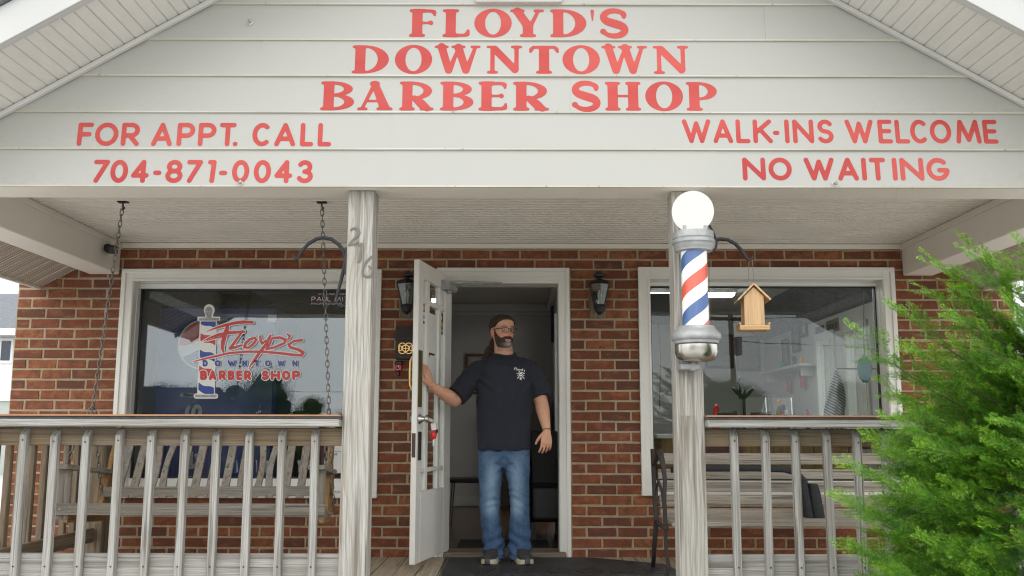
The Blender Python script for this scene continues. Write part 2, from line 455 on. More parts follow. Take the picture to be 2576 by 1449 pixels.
def trace(fun, x0, y0, x1, y1, h, tol=None):
    """outlines of {fun < 0} by marching squares"""
    x0 -= 2 * h; y0 -= 2 * h; x1 += 2 * h; y1 += 2 * h
    nx, ny = int((x1 - x0) / h) + 2, int((y1 - y0) / h) + 2
    X, Y = np.meshgrid(x0 + h * np.arange(nx), y0 + h * np.arange(ny))
    D = fun(X, Y); D[0, :] = D[-1, :] = D[:, 0] = D[:, -1] = np.maximum(1e-4, np.abs(D[0, 0]) * 0 + .01)
    D = np.where(np.abs(D) < 1e-7, 1e-7, D); I = D < 0
    code = I[:-1, :-1] * 1 + I[:-1, 1:] * 2 + I[1:, 1:] * 4 + I[1:, :-1] * 8
    nxt = {}
    T = {1: [(3, 0)], 2: [(0, 1)], 3: [(3, 1)], 4: [(1, 2)], 5: [(3, 0), (1, 2)], 6: [(0, 2)], 7: [(3, 2)], 8: [(2, 3)], 9: [(2, 0)],
         10: [(0, 1), (2, 3)], 11: [(2, 1)], 12: [(1, 3)], 13: [(1, 0)], 14: [(0, 3)]}
    def key(j, i, e): return [(j, i, 0), (j, i + 1, 1), (j + 1, i, 0), (j, i, 1)][e]
    for j, i in zip(*np.nonzero((code > 0) & (code < 15))):
        for a, b in T[int(code[j, i])]: nxt[key(j, i, a)] = key(j, i, b)
    def pt(k):
        j, i, e = k
        a = D[j, i]; b = D[j, i + 1] if e == 0 else D[j + 1, i]; t = a / (a - b)
        return (x0 + h * (i + (t if e == 0 else 0)), y0 + h * (j + (t if e == 1 else 0)))
    loops = []
    while nxt:
        k0 = next(iter(nxt)); k = k0; L = []
        while k in nxt: L.append(pt(k)); k = nxt.pop(k)
        if len(L) > 3: loops.append(simplify(L, tol or h * .12))
    return [l for l in loops if len(l) > 2]
def simplify(L, tol):
    P = np.array(L); n = len(P); m = n // 2
    def dp(i, j):
        if j <= i + 1: return []
        a, b = P[i], P[j % n]; d = b - a; L2 = np.hypot(*d) + 1e-12
        q = P[i + 1:j] - a; e = np.abs(q[:, 0] * d[1] - q[:, 1] * d[0]) / L2
        k = int(np.argmax(e))
        if e[k] < tol: return []
        k += i + 1; return dp(i, k) + [k] + dp(k, j)
    idx = [0] + dp(0, m) + [m] + dp(m, n); return [tuple(P[i]) for i in idx]
def put(mb, loops, mp, t0=0.0, t1=.0015):
    """fill the outlines as a thin plate; mp(u, v, t) gives a point, t1 is the side that shows"""
    if not loops: return mb
    flat = [p for l in loops for p in l]
    xs = [p[0] for p in flat]; sc_ = 100.0 / max(1e-9, max(xs) - min(xs))     # the filler loses millimetre shapes
    tris = tessellate_polygon([[Vector((p[0] * sc_, p[1] * sc_, 0)) for p in l] for l in loops])
    n = len(flat)
    mb.add([mp(p[0], p[1], t1) for p in flat], [tuple(t) for t in tris])
    k = 0
    for l in loops:
        m = len(l)
        vs_ = [mp(p[0], p[1], t1) for p in l] + [mp(p[0], p[1], t0) for p in l]
        mb.add(vs_, [(i, (i + 1) % m, m + (i + 1) % m, m + i) for i in range(m)])
        k += m
    return mb

SANS = {
 'F': [[(0, 0), (0, 1), (1, 1)], [(0, .5), (.85, .5)]], 'O': [arc(.5, .5, .5, .5, 0, 360, 32)], '0': [arc(.5, .5, .5, .5, 0, 360, 32)],
 'R': [[(0, 0), (0, 1), (.55, 1)] + arc(.55, .72, .45, .28, 90, -90) + [(0, .44)], [(.45, .44), (1, 0)]],
 'A': [[(0, 0), (.5, 1), (1, 0)], [(.17, .28), (.83, .28)]], 'P': [[(0, 0), (0, 1), (.55, 1)] + arc(.55, .72, .45, .28, 90, -90) + [(0, .44)]],
 'T': [[(0, 1), (1, 1)], [(.5, 1), (.5, 0)]], 'C': [arc(.52, .5, .52, .5, 52, 308, 26)], 'L': [[(0, 1), (0, 0), (1, 0)]],
 '7': [[(0, 1), (1, 1), (.08, 0)]], '4': [[(.74, 0), (.74, 1), (0, .28), (1, .28)]], '-': [[(0, .42), (1, .42)]], '.': [[(.5, 0), (.5, .001)]],
 '8': [arc(.5, .755, .43, .245, 0, 360, 24), arc(.5, .265, .5, .265, 0, 360, 24)], '1': [[(.1, 1), (1, 1), (.72, 0)]],
 '3': [arc(.48, .75, .44, .25, 150, -90) + arc(.5, .25, .5, .25, 90, -155)], 'W': [[(0, 1), (.28, 0), (.5, .9), (.72, 0), (1, 1)]],
 'K': [[(0, 0), (0, 1)], [(.95, 1), (.02, .42)], [(.32, .6), (1, 0)]], 'I': [[(.5, 0), (.5, 1)]], 'N': [[(0, 0), (0, 1), (1, 0), (1, 1)]],
 'S': [arc(.52, .75, .46, .25, 30, 270, 16) + arc(.5, .25, .5, .25, 90, -150, 16)], 'E': [[(1, 1), (0, 1), (0, 0), (1, 0)], [(0, .52), (.9, .52)]],
 'M': [[(0, 0), (.13, 1), (.5, .08), (.87, 1), (1, 0)]], 'G': [arc(.52, .5, .52, .5, 48, 350, 26) + [(1, .45), (.6, .45)]],
 'D': [[(0, 0), (0, 1), (.45, 1)] + arc(.45, .5, .55, .5, 90, -90) + [(0, 0)]], 'U': [[(0, 1), (0, .35)] + arc(.5, .35, .5, .35, 180, 360) + [(1, 1)]],
 'H': [[(0, 0), (0, 1)], [(1, 0), (1, 1)], [(0, .5), (1, .5)]], 'B': [[(0, 0), (0, 1), (.5, 1)] + arc(.5, .76, .42, .24, 90, -90) + [(0, .52), (.5, .52)] + arc(.5, .26, .5, .26, 90, -90) + [(0, 0)]],
 'V': [[(0, 1), (.5, 0), (1, 1)]], 'Y': [[(0, 1), (.5, .5), (1, 1)], [(.5, .5), (.5, 0)]], '2': [arc(.5, .7, .48, .3, 160, -30) + [(0, 0), (1, 0)]],
 '6': [arc(.5, .3, .5, .3, 0, 360, 24), [(.02, .35), (.2, .75), (.75, 1)]],
 'p': [arc(.5, .5, .5, .5, 0, 360, 28), [(0, .9), (0, -.55)]], 's': [arc(.5, .76, .45, .24, 20, 270, 14) + arc(.5, .26, .5, .26, 90, -160, 14)],
 'e': [[(.02, .5), (1, .5)] + arc(.5, .5, .5, .5, 0, 315, 24)], 'i': [[(.5, 0), (.5, 1)], [(.5, 1.42), (.5, 1.421)]],
 "'": [[(.5, .75), (.5, 1)]],
}
def sans(ch, w, hgt, r):
    """distance function of a rounded letter of width w, height hgt and stroke radius r"""
    P = [[(r + (w - 2 * r) * x, r + (hgt - 2 * r) * y) for x, y in s] for s in SANS[ch]]
    def f(X, Y):
        d = np.full(X.shape, 1e3)
        for s in P: d = np.minimum(d, d_line(X, Y, s, r))
        return d
    return f
WID = {'I': .26, '1': .55, '-': .42, '.': .22, 'W': 1.2, 'M': 1.08, "'": .2, 'i': .24, 'F': .62, 'E': .64, 'L': .6, 'T': .72, 'S': .68, 'O': .98, 'C': .82, 'G': .9, 'N': .84, 'A': .86, 'D': .84, 'H': .8, ' ': .45}
def textline(mb, txt, x0, x1, z0, h, mp, r=.085, t=(0, .0015), res=24, gap=.17, bold=None):
    """a line of small lettering set to fill x0..x1"""
    adv = [WID.get(c, .72) + (gap if c != ' ' else 0) for c in txt]; tot = sum(adv) - gap
    k = (x1 - x0) / tot; x = x0
    for c, a in zip(txt, adv):
        if c != ' ':
            w = (a - gap) * k; rr = r * h
            w = max(w, 2 * rr + .001 * h)
            L = trace(sans(c, w, h, rr), -.05 * h, -.6 * h, w + .05 * h, 1.5 * h, h / res)
            put(mb, [[(p[0] + x, p[1] + z0) for p in l] for l in L], mp, *t)
        x += a * k
    return mb

def serif(ch, w):
    """distance function of a heavy round-serifed capital, cap height 1, width w"""
    st = .175; s = .045
    def sf(X, Y, xc, y, half): return d_line(X, Y, [(xc - half, y), (xc + half, y)], s)
    def stem(X, Y, xc, y0=0, y1=1, hw=st, top=True, bot=True, e=.10):
        d = d_box(X, Y, xc - hw, y0 + .02, xc + hw, y1 - .02, .02)
        if bot: d = smin(d, sf(X, Y, xc, y0 + s, hw + e - s), .07)
        if top: d = smin(d, sf(X, Y, xc, y1 - s, hw + e - s), .07)
        return d
    def arm(X, Y, pts): return d_line(X, Y, pts, .05)
    m = np.minimum
    def f(X, Y):
        if ch in 'FE':
            d = stem(X, Y, .29)
            d = smin(d, arm(X, Y, [(.2, .945, .055), (w - .2, .945, .055), (w - .09, .90, .075), (w - .07, .80, .045)]), .05)
            d = smin(d, arm(X, Y, [(.3, .505, .04), (w - .30, .505, .04), (w - .2, .52, .07), (w - .19, .50, .075)]), .05)
            if ch == 'E': d = smin(d, arm(X, Y, [(.2, .055, .055), (w - .2, .055, .055), (w - .07, .10, .075), (w - .05, .21, .045)]), .05)
            return d
        if ch == 'L':
            d = stem(X, Y, .29, e=.11)
            return smin(d, arm(X, Y, [(.2, .055, .055), (w - .2, .055, .055), (w - .10, .10, .085), (w - .07, .22, .05)]), .05)
        if ch == 'O': return np.maximum(d_ell(X, Y, w / 2, .5, w / 2, .525), -d_ell(X, Y, w / 2, .5, w * .215, .42))
        if ch == 'D':
            d = stem(X, Y, .28, top=True)
            o = np.maximum(d_ell(X, Y, .45, .5, w - .45, .5), .28 - X); i = np.maximum(d_ell(X, Y, .42, .5, w - .80, .42), .44 - X)
            d = m(d, d_box(X, Y, .1, .91, .5, 1.0, .03)); d = m(d, d_box(X, Y, .1, 0, .5, .09, .03))
            return m(np.maximum(o, -i), d)
        if ch == 'P' or ch == 'R' or ch == 'B':
            d = stem(X, Y, .27, e=.10)
            tb = w - .03 if ch == 'P' else (w - .06 if ch == 'R' else w - .06)
            yc, ry = (.68, .32) if ch != 'B' else (.74, .26)
            o = np.maximum(d_ell(X, Y, .42, yc, tb - .42, ry), .27 - X); i = np.maximum(d_ell(X, Y, .42, yc, tb - .72, ry - .10), .42 - X)
            d = m(d, d_box(X, Y, .1, .91, .45, 1.0, .03)); d = m(d, np.maximum(o, -i))
            if ch == 'R':
                d = smin(d, d_line(X, Y, [(.52, .42, .10), (.78, .22, .15), (w - .22, .07, .11), (w - .10, .045, .045)], .1), .03)
                d = smin(d, sf(X, Y, w - .24, s, .2), .03)
            if ch == 'B':
                o = np.maximum(d_ell(X, Y, .45, .285, w - .45, .285), .27 - X); i = np.maximum(d_ell(X, Y, .42, .285, w - .75, .19), .42 - X)
                d = m(d, np.maximum(o, -i)); d = m(d, d_box(X, Y, .1, 0, .5, .09, .03))
            return d
        if ch == 'H':
            d = m(stem(X, Y, .29, e=.09), stem(X, Y, w - .29, e=.09)); return m(d, d_box(X, Y, .3, .46, w - .3, .55, .01))
        if ch == 'T':
            d = stem(X, Y, w / 2, top=False)
            d = smin(d, arm(X, Y, [(.16, .945, .055), (w - .16, .945, .055)]), .05)
            for q in (.06, w - .06): d = smin(d, arm(X, Y, [((.16 if q < .5 else w - .16), .94, .055), (q + (.03 if q < .5 else -.03), .87, .075), (q, .79, .05)]), .03)
            return d
        if ch == 'N':
            d = stem(X, Y, .21, hw=.075, e=.12, top=False)
            d = m(d, stem(X, Y, w - .21, y0=.1, hw=.075, e=.12, bot=False))
            d = smin(d, d_line(X, Y, [(.05, .955, s), (.3, .955, s)], s), .03)
            return smin(d, d_line(X, Y, [(.30, .86, .13), (w - .27, .14, .13)], .1), .03)
        if ch == 'A':
            d = d_line(X, Y, [(.17, .06, .05), (w * .47, .90, .07)], .05)
            d = smin(d, d_line(X, Y, [(w * .50, .88, .12), (w - .26, .06, .165)], .1), .03)
            d = smin(d, d_ell(X, Y, w * .48, .93, .17, .10), .03)
            d = m(d, d_box(X, Y, .3, .28, w - .4, .36, .01))
            return np.maximum(smin(smin(d, sf(X, Y, .18, s, .13), .06), sf(X, Y, w - .27, s, .23), .06), -Y)
        if ch == 'W':
            a, b = .30, w - .50
            d = d_line(X, Y, [(.22, .95, .14), (.47, .12, .13)], .1)
            d = smin(d, d_line(X, Y, [(.50, .10, .10), (.78, .86, .055)], .1), .02)
            d = m(d, d_line(X, Y, [(.80, .93, .14), (1.06, .12, .13)], .1))
            d = smin(d, d_line(X, Y, [(1.09, .10, .10), (w - .17, .93, .06)], .1), .02)
            for q, hh in ((.22, .2), (.80, .2), (w - .16, .13)): d = smin(d, sf(X, Y, q, 1 - s, hh), .05)
            return np.maximum(d, -Y - .03)
        if ch == 'Y':
            d = stem(X, Y, w / 2 + .01, 0, .5, top=False)
            d = smin(d, d_line(X, Y, [(.2, .93, .14), (w / 2, .42, .15)], .1), .03)
            d = smin(d, d_line(X, Y, [(w - .2, .93, .055), (w / 2 + .1, .40, .07)], .1), .03)
            return smin(smin(d, sf(X, Y, .2, 1 - s, .2), .05), sf(X, Y, w - .17, 1 - s, .13), .05)
        if ch == 'S':
            c = arc(w * .5, .74, w * .36, .22, 20, 250, 16); e = arc(w * .5, .25, w * .36, .215, 70, -165, 16)
            pts = []
            for i, (px, py) in enumerate(c): pts.append((px, py, .075 + .07 * (i / 16) ** 1.3))
            for i, (px, py) in enumerate(e): pts.append((px, py, .15 - .085 * (i / 16)))
            d = d_line(X, Y, pts, .1)
            d = smin(d, d_ell(X, Y, w - .16, .80, .08, .13), .05)
            return smin(d, d_ell(X, Y, .12, .2, .1, .1), .05)
        if ch == "'": return d_line(X, Y, [(w / 2, .93, .075), (w / 2, .6, .02)], .05)
    return f
# ================================================================ SETTING
g_ = MB()
g_.add([(-900, -900, -.55), (900, -900, -.55), (900, 900, -.55), (-900, 900, -.55)], [(0, 1, 2, 3)])
setlab(g_.build('ground', M['ground']), kind='structure')
setlab(MB().box(-1.1, 1.2, -7.9, -2.75, -.60, -.535).build('path', M['concrete'], bevel=.01), kind='structure')

# deck of the porch: boards running away from the street
d_ = MB(); x = -3.06
while x < 3.0:
    d_.box(x, x + .1385, -2.5, -.001, -.036, random.uniform(-.002, .002)); x += .1435
for xx in (-3.0, -1.5, 0, 1.5, 2.95): d_.box(xx, xx + .09, -2.44, -2.35, -.60, -.22)
d_.box(-3.06, 3.04, -2.545, -2.503, -.26, -.037)
setlab(d_.build('porch_deck', DECKW[1], bevel=.004), kind='structure')

# ================================================================ BUILDING
shop = thing('barber_shop', 'red brick barber shop with white gabled porch and big red lettering', 'shop', (0, 0, 0))
HOLES = [(-3.0, -1.01, .43, 2.146), (-.58, .445, -.02, 2.168), (.976, 2.941, .45, 2.168)]
# bricks, one by one
br = MB(); CH = .0776; BL = .2275; rnd = random.Random(3)
def brick(x0, x1, z0, z1):
    j = lambda a: rnd.uniform(-a, a)
    f = j(.0025); b = .004
    q = [(x0, z0), (x1, z0), (x1, z1), (x0, z1)]
    q = [(a + j(.0026), c + j(.0022)) for a, c in q]
    cx, cz = (x0 + x1) / 2, (z0 + z1) / 2
    back = [(a, .03, c) for a, c in q]; rim = [(a, f + b * .9, c) for a, c in q]
    fr = [(a + (b if a < cx else -b) + j(.001), f, c + (b if c < cz else -b) + j(.001)) for a, c in q]
    br.add(back + rim + fr, [(0, 1, 5, 4), (1, 2, 6, 5), (2, 3, 7, 6), (3, 0, 4, 7), (4, 5, 9, 8), (5, 6, 10, 9), (6, 7, 11, 10), (7, 4, 8, 11), (8, 9, 10, 11)])
def spans(z0, z1, a, b):
    segs = [(a, b)]
    for h in HOLES:
        if z0 < h[3] - .012 and z1 > h[2] + .012:
            segs = [s for p, q in segs for s in ((p, min(q, h[0])), (max(p, h[1]), q)) if s[1] - s[0] > .02]
    return segs
row = 0; z = -.56
while z < 2.6:
    z0, z1 = z + .0072, z + CH - .0072
    for h in HOLES:   # trim a course that meets the head or the foot of an opening
        pass
    for a, b in spans(z0, z1, -3.805, 3.86):
        x = a
        if row % 2: nxt = a + BL / 2
        else: nxt = a + BL
        while x < b - .015:
            e = min(nxt, b)
            if b - e < .05: e = b
            brick(x + .007, e - .007, z0, z1); x = e; nxt = e + BL
    row += 1; z += CH
br.build('brick_wall', M['brick'], shop)
mo = MB()
zs = sorted({-.56, 2.62, *[h[2] for h in HOLES], *[h[3] for h in HOLES]})
for za, zb in zip(zs[:-1], zs[1:]):
    xs = [(-3.803, 3.858)]
    for h in HOLES:
        if za >= h[2] - 1e-6 and zb <= h[3] + 1e-6: xs = [s for p, q in xs for s in ((p, min(q, h[0])), (max(p, h[1]), q)) if s[1] > s[0]]
    for a, b in xs: mo.box(a, b, .0045, .20, za, zb)
mo.build('mortar_joints', M['mortar'], shop)
sw = MB()
sw.box(-3.80, -3.60, .201, 6.4, -.56, 2.6)   # side and rear walls
for a, b, c, d in ((.201, 2.36, -.56, 2.6), (2.95, 3.34, -.56, 2.6), (3.94, 6.4, -.56, 2.6), (2.36, 2.95, -.56, 1.05), (3.34, 3.94, -.56, 1.05), (2.36, 2.95, 2.0, 2.6), (3.34, 3.94, 2.0, 2.6)):
    sw.box(3.66, 3.86, a, b, c, d)
sw.build('side_wall', M['brick'], shop)
MB().box(-3.80, 3.86, 6.4, 6.6, -.56, 2.6).build('rear_wall', M['brick'], shop)

# --- gable
AX, AZ, SL = .06, 4.12, .59
def rake(zz): return (AZ - zz) / SL
LAP = .1965
gs = MB(); lip = MB(); zz = 2.156
def lap_y(z): return -2.545 + .013 * (((z - 2.156) / LAP) % 1.0)
while zz < 4.1:
    zt = min(zz + LAP, AZ - .001); wb, wt = min(rake(zz), 3.4), max(min(rake(zt), 3.4), .001)
    joints = {0: [-.65, 1.05], 1: [-.62], 2: [.30, 1.0], 3: [-1.31], 4: [1.32], 5: [.2]}.get(round((zz - 2.156) / LAP), [])
    xs = [AX - wb] + joints + [AX + wb]; k = wt / wb
    for i in range(len(xs) - 1):
        dy = -.0015 * (i % 2)
        f = lambda x, q: AX + (x - AX) * (k if (q and abs(abs(x - AX) - wb) < 1e-6) else 1)
        a, b = xs[i], xs[i + 1]
        gs.add([(a, -2.545 + dy, zz), (b, -2.545 + dy, zz), (f(b, 1), -2.532 + dy, zt), (f(a, 1), -2.532 + dy, zt)], [(0, 1, 2, 3)])
        lip.add([(a, -2.545 + dy, zz), (b, -2.545 + dy, zz), (b, -2.545 + dy, zz - .0075), (a, -2.545 + dy, zz - .0075), (a, -2.529, zz - .0075), (b, -2.529, zz - .0075)], [(3, 2, 1, 0), (4, 5, 2, 3)])
    zz += LAP
sid = gs.build('gable_siding', M['siding'], shop)
lip.build('board_edges', M['lip'], sid)
LET = [("FOR APPT. CALL", [(-2.232, -2.153), (-2.142, -2.023), (-2.007, -1.914), (-1.851, -1.745), (-1.721, -1.63), (-1.612, -1.521), (-1.504, -1.419), (-1.434, -1.407), (-1.334, -1.237), (-1.22, -1.113), (-1.088, -1.021), (-0.998, -0.929)], 2.361, 2.487),
 ("704-871-0043", [(-2.138, -2.058), (-2.051, -1.962), (-1.944, -1.855), (-1.832, -1.791), (-1.769, -1.682), (-1.662, -1.582), (-1.558, -1.513), (-1.496, -1.455), (-1.43, -1.343), (-1.319, -1.232), (-1.213, -1.123), (-1.1, -1.017)], 2.167, 2.290),
 ("WALK-INS WELCOME", [(0.873, 1.02), (1.032, 1.133), (1.149, 1.222), (1.237, 1.337), (1.339, 1.373), (1.396, 1.427), (1.441, 1.549), (1.566, 1.65), (1.711, 1.856), (1.879, 1.953), (1.967, 2.041), (2.045, 2.139), (2.146, 2.256), (2.278, 2.408), (2.419, 2.494)], 2.381, 2.511),
 ("NO WAITING", [(1.177, 1.294), (1.31, 1.428), (1.492, 1.645), (1.663, 1.768), (1.777, 1.818), (1.826, 1.908), (1.935, 1.974), (1.982, 2.102), (2.117, 2.231)], 2.186, 2.308),
 ("FLOYD'S", [(-0.542, -0.397), (-0.366, -0.221), (-0.199, -0.004), (-0.005, 0.164), (0.197, 0.386), (0.406, 0.431), (0.455, 0.608)], 2.953, 3.108),
 ("DOWNTOWN", [(-0.834, -0.642), (-0.611, -0.417), (-0.402, -0.168), (-0.135, 0.053), (0.085, 0.244), (0.26, 0.455), (0.467, 0.699), (0.731, 0.918)], 2.752, 2.908),
 ("BARBER SHOP", [(-0.99, -0.817), (-0.8, -0.618), (-0.582, -0.407), (-0.372, -0.201), (-0.177, -0.027), (0.005, 0.188), (0.304, 0.458), (0.475, 0.668), (0.687, 0.882), (0.899, 1.062)], 2.554, 2.711)]
for txt, xs, z0, z1 in LET:
    mb = MB(); H = z1 - z0
    for c, (a, b) in zip(txt.replace(' ', ''), xs):
        if z0 > 2.53:
            w = {'F': .95, 'L': .97, 'O': 1.28, 'Y': 1.1, 'D': 1.25, "'": .2, 'S': 1.0, 'W': 1.55, 'N': 1.25, 'T': 1.04, 'B': 1.13, 'A': 1.2, 'R': 1.2, 'E': 1.0, 'H': 1.28, 'P': 1.07}[c]
            L = trace(serif(c, w), -.05, -.06, w + .05, 1.06, 1 / 44); k = (b - a) / w; hh = H
            mp = lambda u, v, t, a=a, k=k: (a + u * k, lap_y(max(z0, min(z1, z0 + v * H))) - .0005 - t, z0 + v * H)
        else:
            w, r = b - a, .0118
            w2 = max(w, 2 * r + .0005)
            L = trace(sans(c, w2, H, r), -.01, -.01, w2 + .01, H + .01, H / 40)
            mp = lambda u, v, t, a=a: (a + u, lap_y(z0 + v) - .0005 - t, z0 + v)
        put(mb, L, mp)
    mb.build('lettering', M['red_vinyl'], sid)

# rake trim, soffit, fascia and roof
YF = -3.08
for s in (-1, 1):
    P = lambda d, y, dz: (AX + s * d, y, AZ - SL * d + dz)    # d: distance from the ridge, level with the soffit
    D = 3.66
    t = MB(); nx = .0
    t.loft([[P(d, -2.547, -.030), P(d, -2.575, -.030), P(d, -2.575, -.003), P(d, -2.547, -.003)] for d in (.02, D)])
    t.build('rake_trim', M['vinyl_trim'], shop, bevel=.003)
    sf = MB(); d = .0; step = .127 * .86
    prof = []
    while d < D:   # a vee every panel
        prof += [(d, 0), (d + step * .42, 0), (d + step * .455, .009), (d + step * .49, 0), (d + step * .92, .0), (d + step * .955, .011)]; d += step
    prof = [(min(a, D), b) for a, b in prof]
    r0 = [P(a, -2.53, b) for a, b in prof]; r1 = [P(a, YF + .012, b) for a, b in prof]
    n = len(prof); sf.add(r0 + r1, [(i, i + 1, n + i + 1, n + i) for i in range(n - 1)])
    sf.build('rake_soffit', M['soffit'], shop)
    fb = MB()
    fb.loft([[P(d, YF, -.020), P(d, YF - .022, -.020), P(d, YF - .022, .17), P(d, YF, .17)] for d in (0, D)])
    fb.loft([[P(d, YF + .03, -.020), P(d, YF + .001, -.020), P(d, YF + .001, -.008), P(d, YF + .03, -.008)] for d in (0, D)])
    fb.build('rake_fascia', M['fascia'], shop, bevel=.002)
    rf = MB()
    rf.loft([[P(d, YF - .05, .175), P(d, 6.7, .175), P(d, 6.7, .22), P(d, YF - .05, .22)] for d in (-.01 if s > 0 else -.01, D + .06)])
    rf.build('roof', M['shingle'], shop)
    # gable-end closing wall over the brick, unseen from below
    # beam along the side of the porch
    xi, xo = (-3.03, -3.26) if s < 0 else (3.017, 3.247)
    sb = MB(); sb.box(min(xi, xo), max(xi, xo), -2.515, -.002, 2.112, 2.55)
    sb.build('side_beam', M['beam'], shop, bevel=.006)
    lb = MB(); lb.box(min(xi, xi - s * .012), max(xi, xi - s * .012), -2.29, -.003, 2.31, 2.352); lb.build('ceiling_batten', M['beam'], shop)
    es = MB(); xe = AX + s * D; x_in = xo + s * .003
    zin = 2.143 + (3.372 - abs(xo)) * .52
    xw = s * 3.622; zw = 2.012
    n = 24
    for k in range(n):
        y0 = YF + .03 + (-.02 - YF - .03) * k / n; y1 = y0 + (-.02 - YF - .03) / n
        es.add([(x_in, y0, zin), (xw, y0, zw), (xw, y1 - .014, zw), (x_in, y1 - .014, zin), (x_in, y1 - .010, zin - .006), (xw, y1 - .010, zw - .006), (xw, y1 - .003, zw - .006), (x_in, y1 - .003, zin - .006), (x_in, y1, zin), (xw, y1, zw)],
               [(0, 1, 2, 3), (3, 2, 5, 4), (4, 5, 6, 7), (7, 6, 9, 8)])
    es.build('eave_soffit', M['perf'], shop)
    ef = MB(); ef.box(min(xw, xw + s * .03), max(xw, xw + s * .03), YF + .0005, -.012, 1.992, 2.11); ef.build('eave_fascia', M['beam'], shop, bevel=.003)

# beam across the front and the ceiling behind it
MB().box(-3.3, 3.3, -2.528, -2.29, 2.152, 2.60).build('front_beam', M['beam'], shop, bevel=.004)
ce = MB(); y = -2.288; prof = []
while y < -.03:
    prof += [(y, 2.36), (y + .044, 2.36), (y + .045, 2.374), (y + .053, 2.374), (y + .054, 2.356), (y + .062, 2.356), (y + .063, 2.374), (y + .069, 2.374)]; y += .070
prof = [(min(a, -.003), b) for a, b in prof] + [(-.003, 2.36)]; n = len(prof)
ce.add([(-3.03, a, b) for a, b in prof] + [(3.017, a, b) for a, b in prof], [(i, i + 1, n + i + 1, n + i) for i in range(n - 1)])
ce.box(-3.03, 3.017, -2.288, -.003, 2.40, 2.42)
ce.build('porch_ceiling', M['ceil'], shop)
tr = MB(); tr.box(-3.029, 3.016, -.022, -.004, 2.318, 2.3575); tr.build('ceiling_trim', M['beam'], shop, bevel=.005)

# --- posts
for px in (-.778, .894):
    p = MB(); w = .0695; n = 24   # slight taper and check marks down the faces
    p.box(px - w, px + w, -2.46, -2.321, -.02, 2.151)
    o = p.build('porch_post', POSTW[2], shop, bevel=.006, seg=2)

# --- windows
def window(x0, x1, z0, z1, gl, glass='glass'):
    gx0, gx1, gz0, gz1 = gl
    w = thing('window', None, None); w.parent = shop; OFF[w.name] = Vector()
    e = .003
    f = MB(); cw = .088
    for a, b, c, d in ((x0 + e, x0 + cw, z0 + .03, z1 - e), (x1 - cw, x1 - e, z0 + .03, z1 - e), (x0 + cw, x1 - cw, z1 - cw, z1 - e)):
        f.box(a, b, -.012, .06, c, d)
    for a, b, c, d in ((x0 - .006, x0 + .028, z0 + .03, z1 - .0265), (x1 - .028, x1 + .006, z0 + .03, z1 - .0265), (x0 - .006, x1 + .006, z1 - .026, z1 + .006)):
        f.box(a, b, -.024, -.0125, c, d)     # raised outer bead
    for a, b, c, d in ((x0 + cw - .02, x0 + cw - .004, z0 + .06, z1 - cw), (x1 - cw + .004, x1 - cw + .02, z0 + .06, z1 - cw), (x0 + cw - .004, x1 - cw + .004, z1 - cw + .004, z1 - cw + .018)):
        f.box(a, b, -.019, -.0125, c, d)
    f.box(x0 + .001, x0 + cw + .004, .0605, .2, z0 + .03, z1 - .004); f.box(x1 - cw - .004, x1 - .001, .0605, .2, z0 + .03, z1 - .004)
    f.box(x0 + cw + .004, x1 - cw - .004, .0605, .2, z1 - cw - .004, z1 - .004)
    f.build('frame', M['trim'], w, bevel=.004)
    s = MB(); t = .05; ix0, ix1, iz0, iz1 = x0 + cw + .0045, x1 - cw - .0045, z0 + .035, z1 - cw - .0045
    for a, b, c, d in ((ix0, gx0, iz0, iz1), (gx1, ix1, iz0, iz1), (gx0, gx1, gz1, iz1), (gx0, gx1, iz0, gz0)):
        s.box(a, b, .105, .19, c, d)
    s.build('sash', M['sash'], w, bevel=.004)
    k = MB(); q = .012
    for a, b, c, d in ((gx0, gx0 + q, gz0, gz1), (gx1 - q, gx1, gz0, gz1), (gx0 + q, gx1 - q, gz1 - q, gz1), (gx0 + q, gx1 - q, gz0, gz0 + q)):
        k.box(a, b, .128, .16, c, d)
    k.build('gasket', M['gasket'], w)
    m = MB().box(gx0 + q, gx1 - q, .145, .151, gz0 + q, gz1 - q); m.v = [(a, b + (c - gz0) * (.0068 if glass == 'glass' else 0), c) for a, b, c in m.v]; m.build('pane', M[glass], w)   # the left sheet leans back a little
    si = MB(); si.box(x0 - .01, x1 + .01, -.045, .2, z0 - .005, z0 + .03); si.build('sill', M['trim'], w, bevel=.005)
    return w
WL = window(-3.0, -1.01, .43, 2.146, (-2.907, -1.10, .56, 2.017))
WR = window(.976, 2.941, .45, 2.168, (1.076, 2.852, .55, 2.046), 'glass_clear')

# --- door opening
dfm = MB()
for a, b in ((-.578, -.476), (.355, .442)):
    dfm.box(a, b, -.014, .05, .0, 2.165)
    o_ = (a, a + .03) if a < 0 else (b - .03, b)
    dfm.box(o_[0], o_[1], -.026, -.0145, .0, 2.165)
    i_ = (b - .02, b - .005) if a < 0 else (a + .005, a + .02)
    dfm.box(i_[0], i_[1], -.02, -.0145, .0, 2.06)
    dfm.box(a, b, .0505, .2, 0, 2.165)
dfm.box(-.4755, .3545, -.014, .2, 2.045, 2.165)
dfm.box(-.547, .411, -.026, -.0145, 2.135, 2.165); dfm.box(-.46, .339, -.02, -.0145, 2.055, 2.07); dfm.box(-.46, .339, -.018, -.0145, 2.09, 2.10)
dfm.build('door_frame', M['trim'], shop, bevel=.004)
th = MB(); th.box(-.50, .40, -.10, .2, .001, .040); th.build('door_threshold', RAILW[0], shop, bevel=.006)

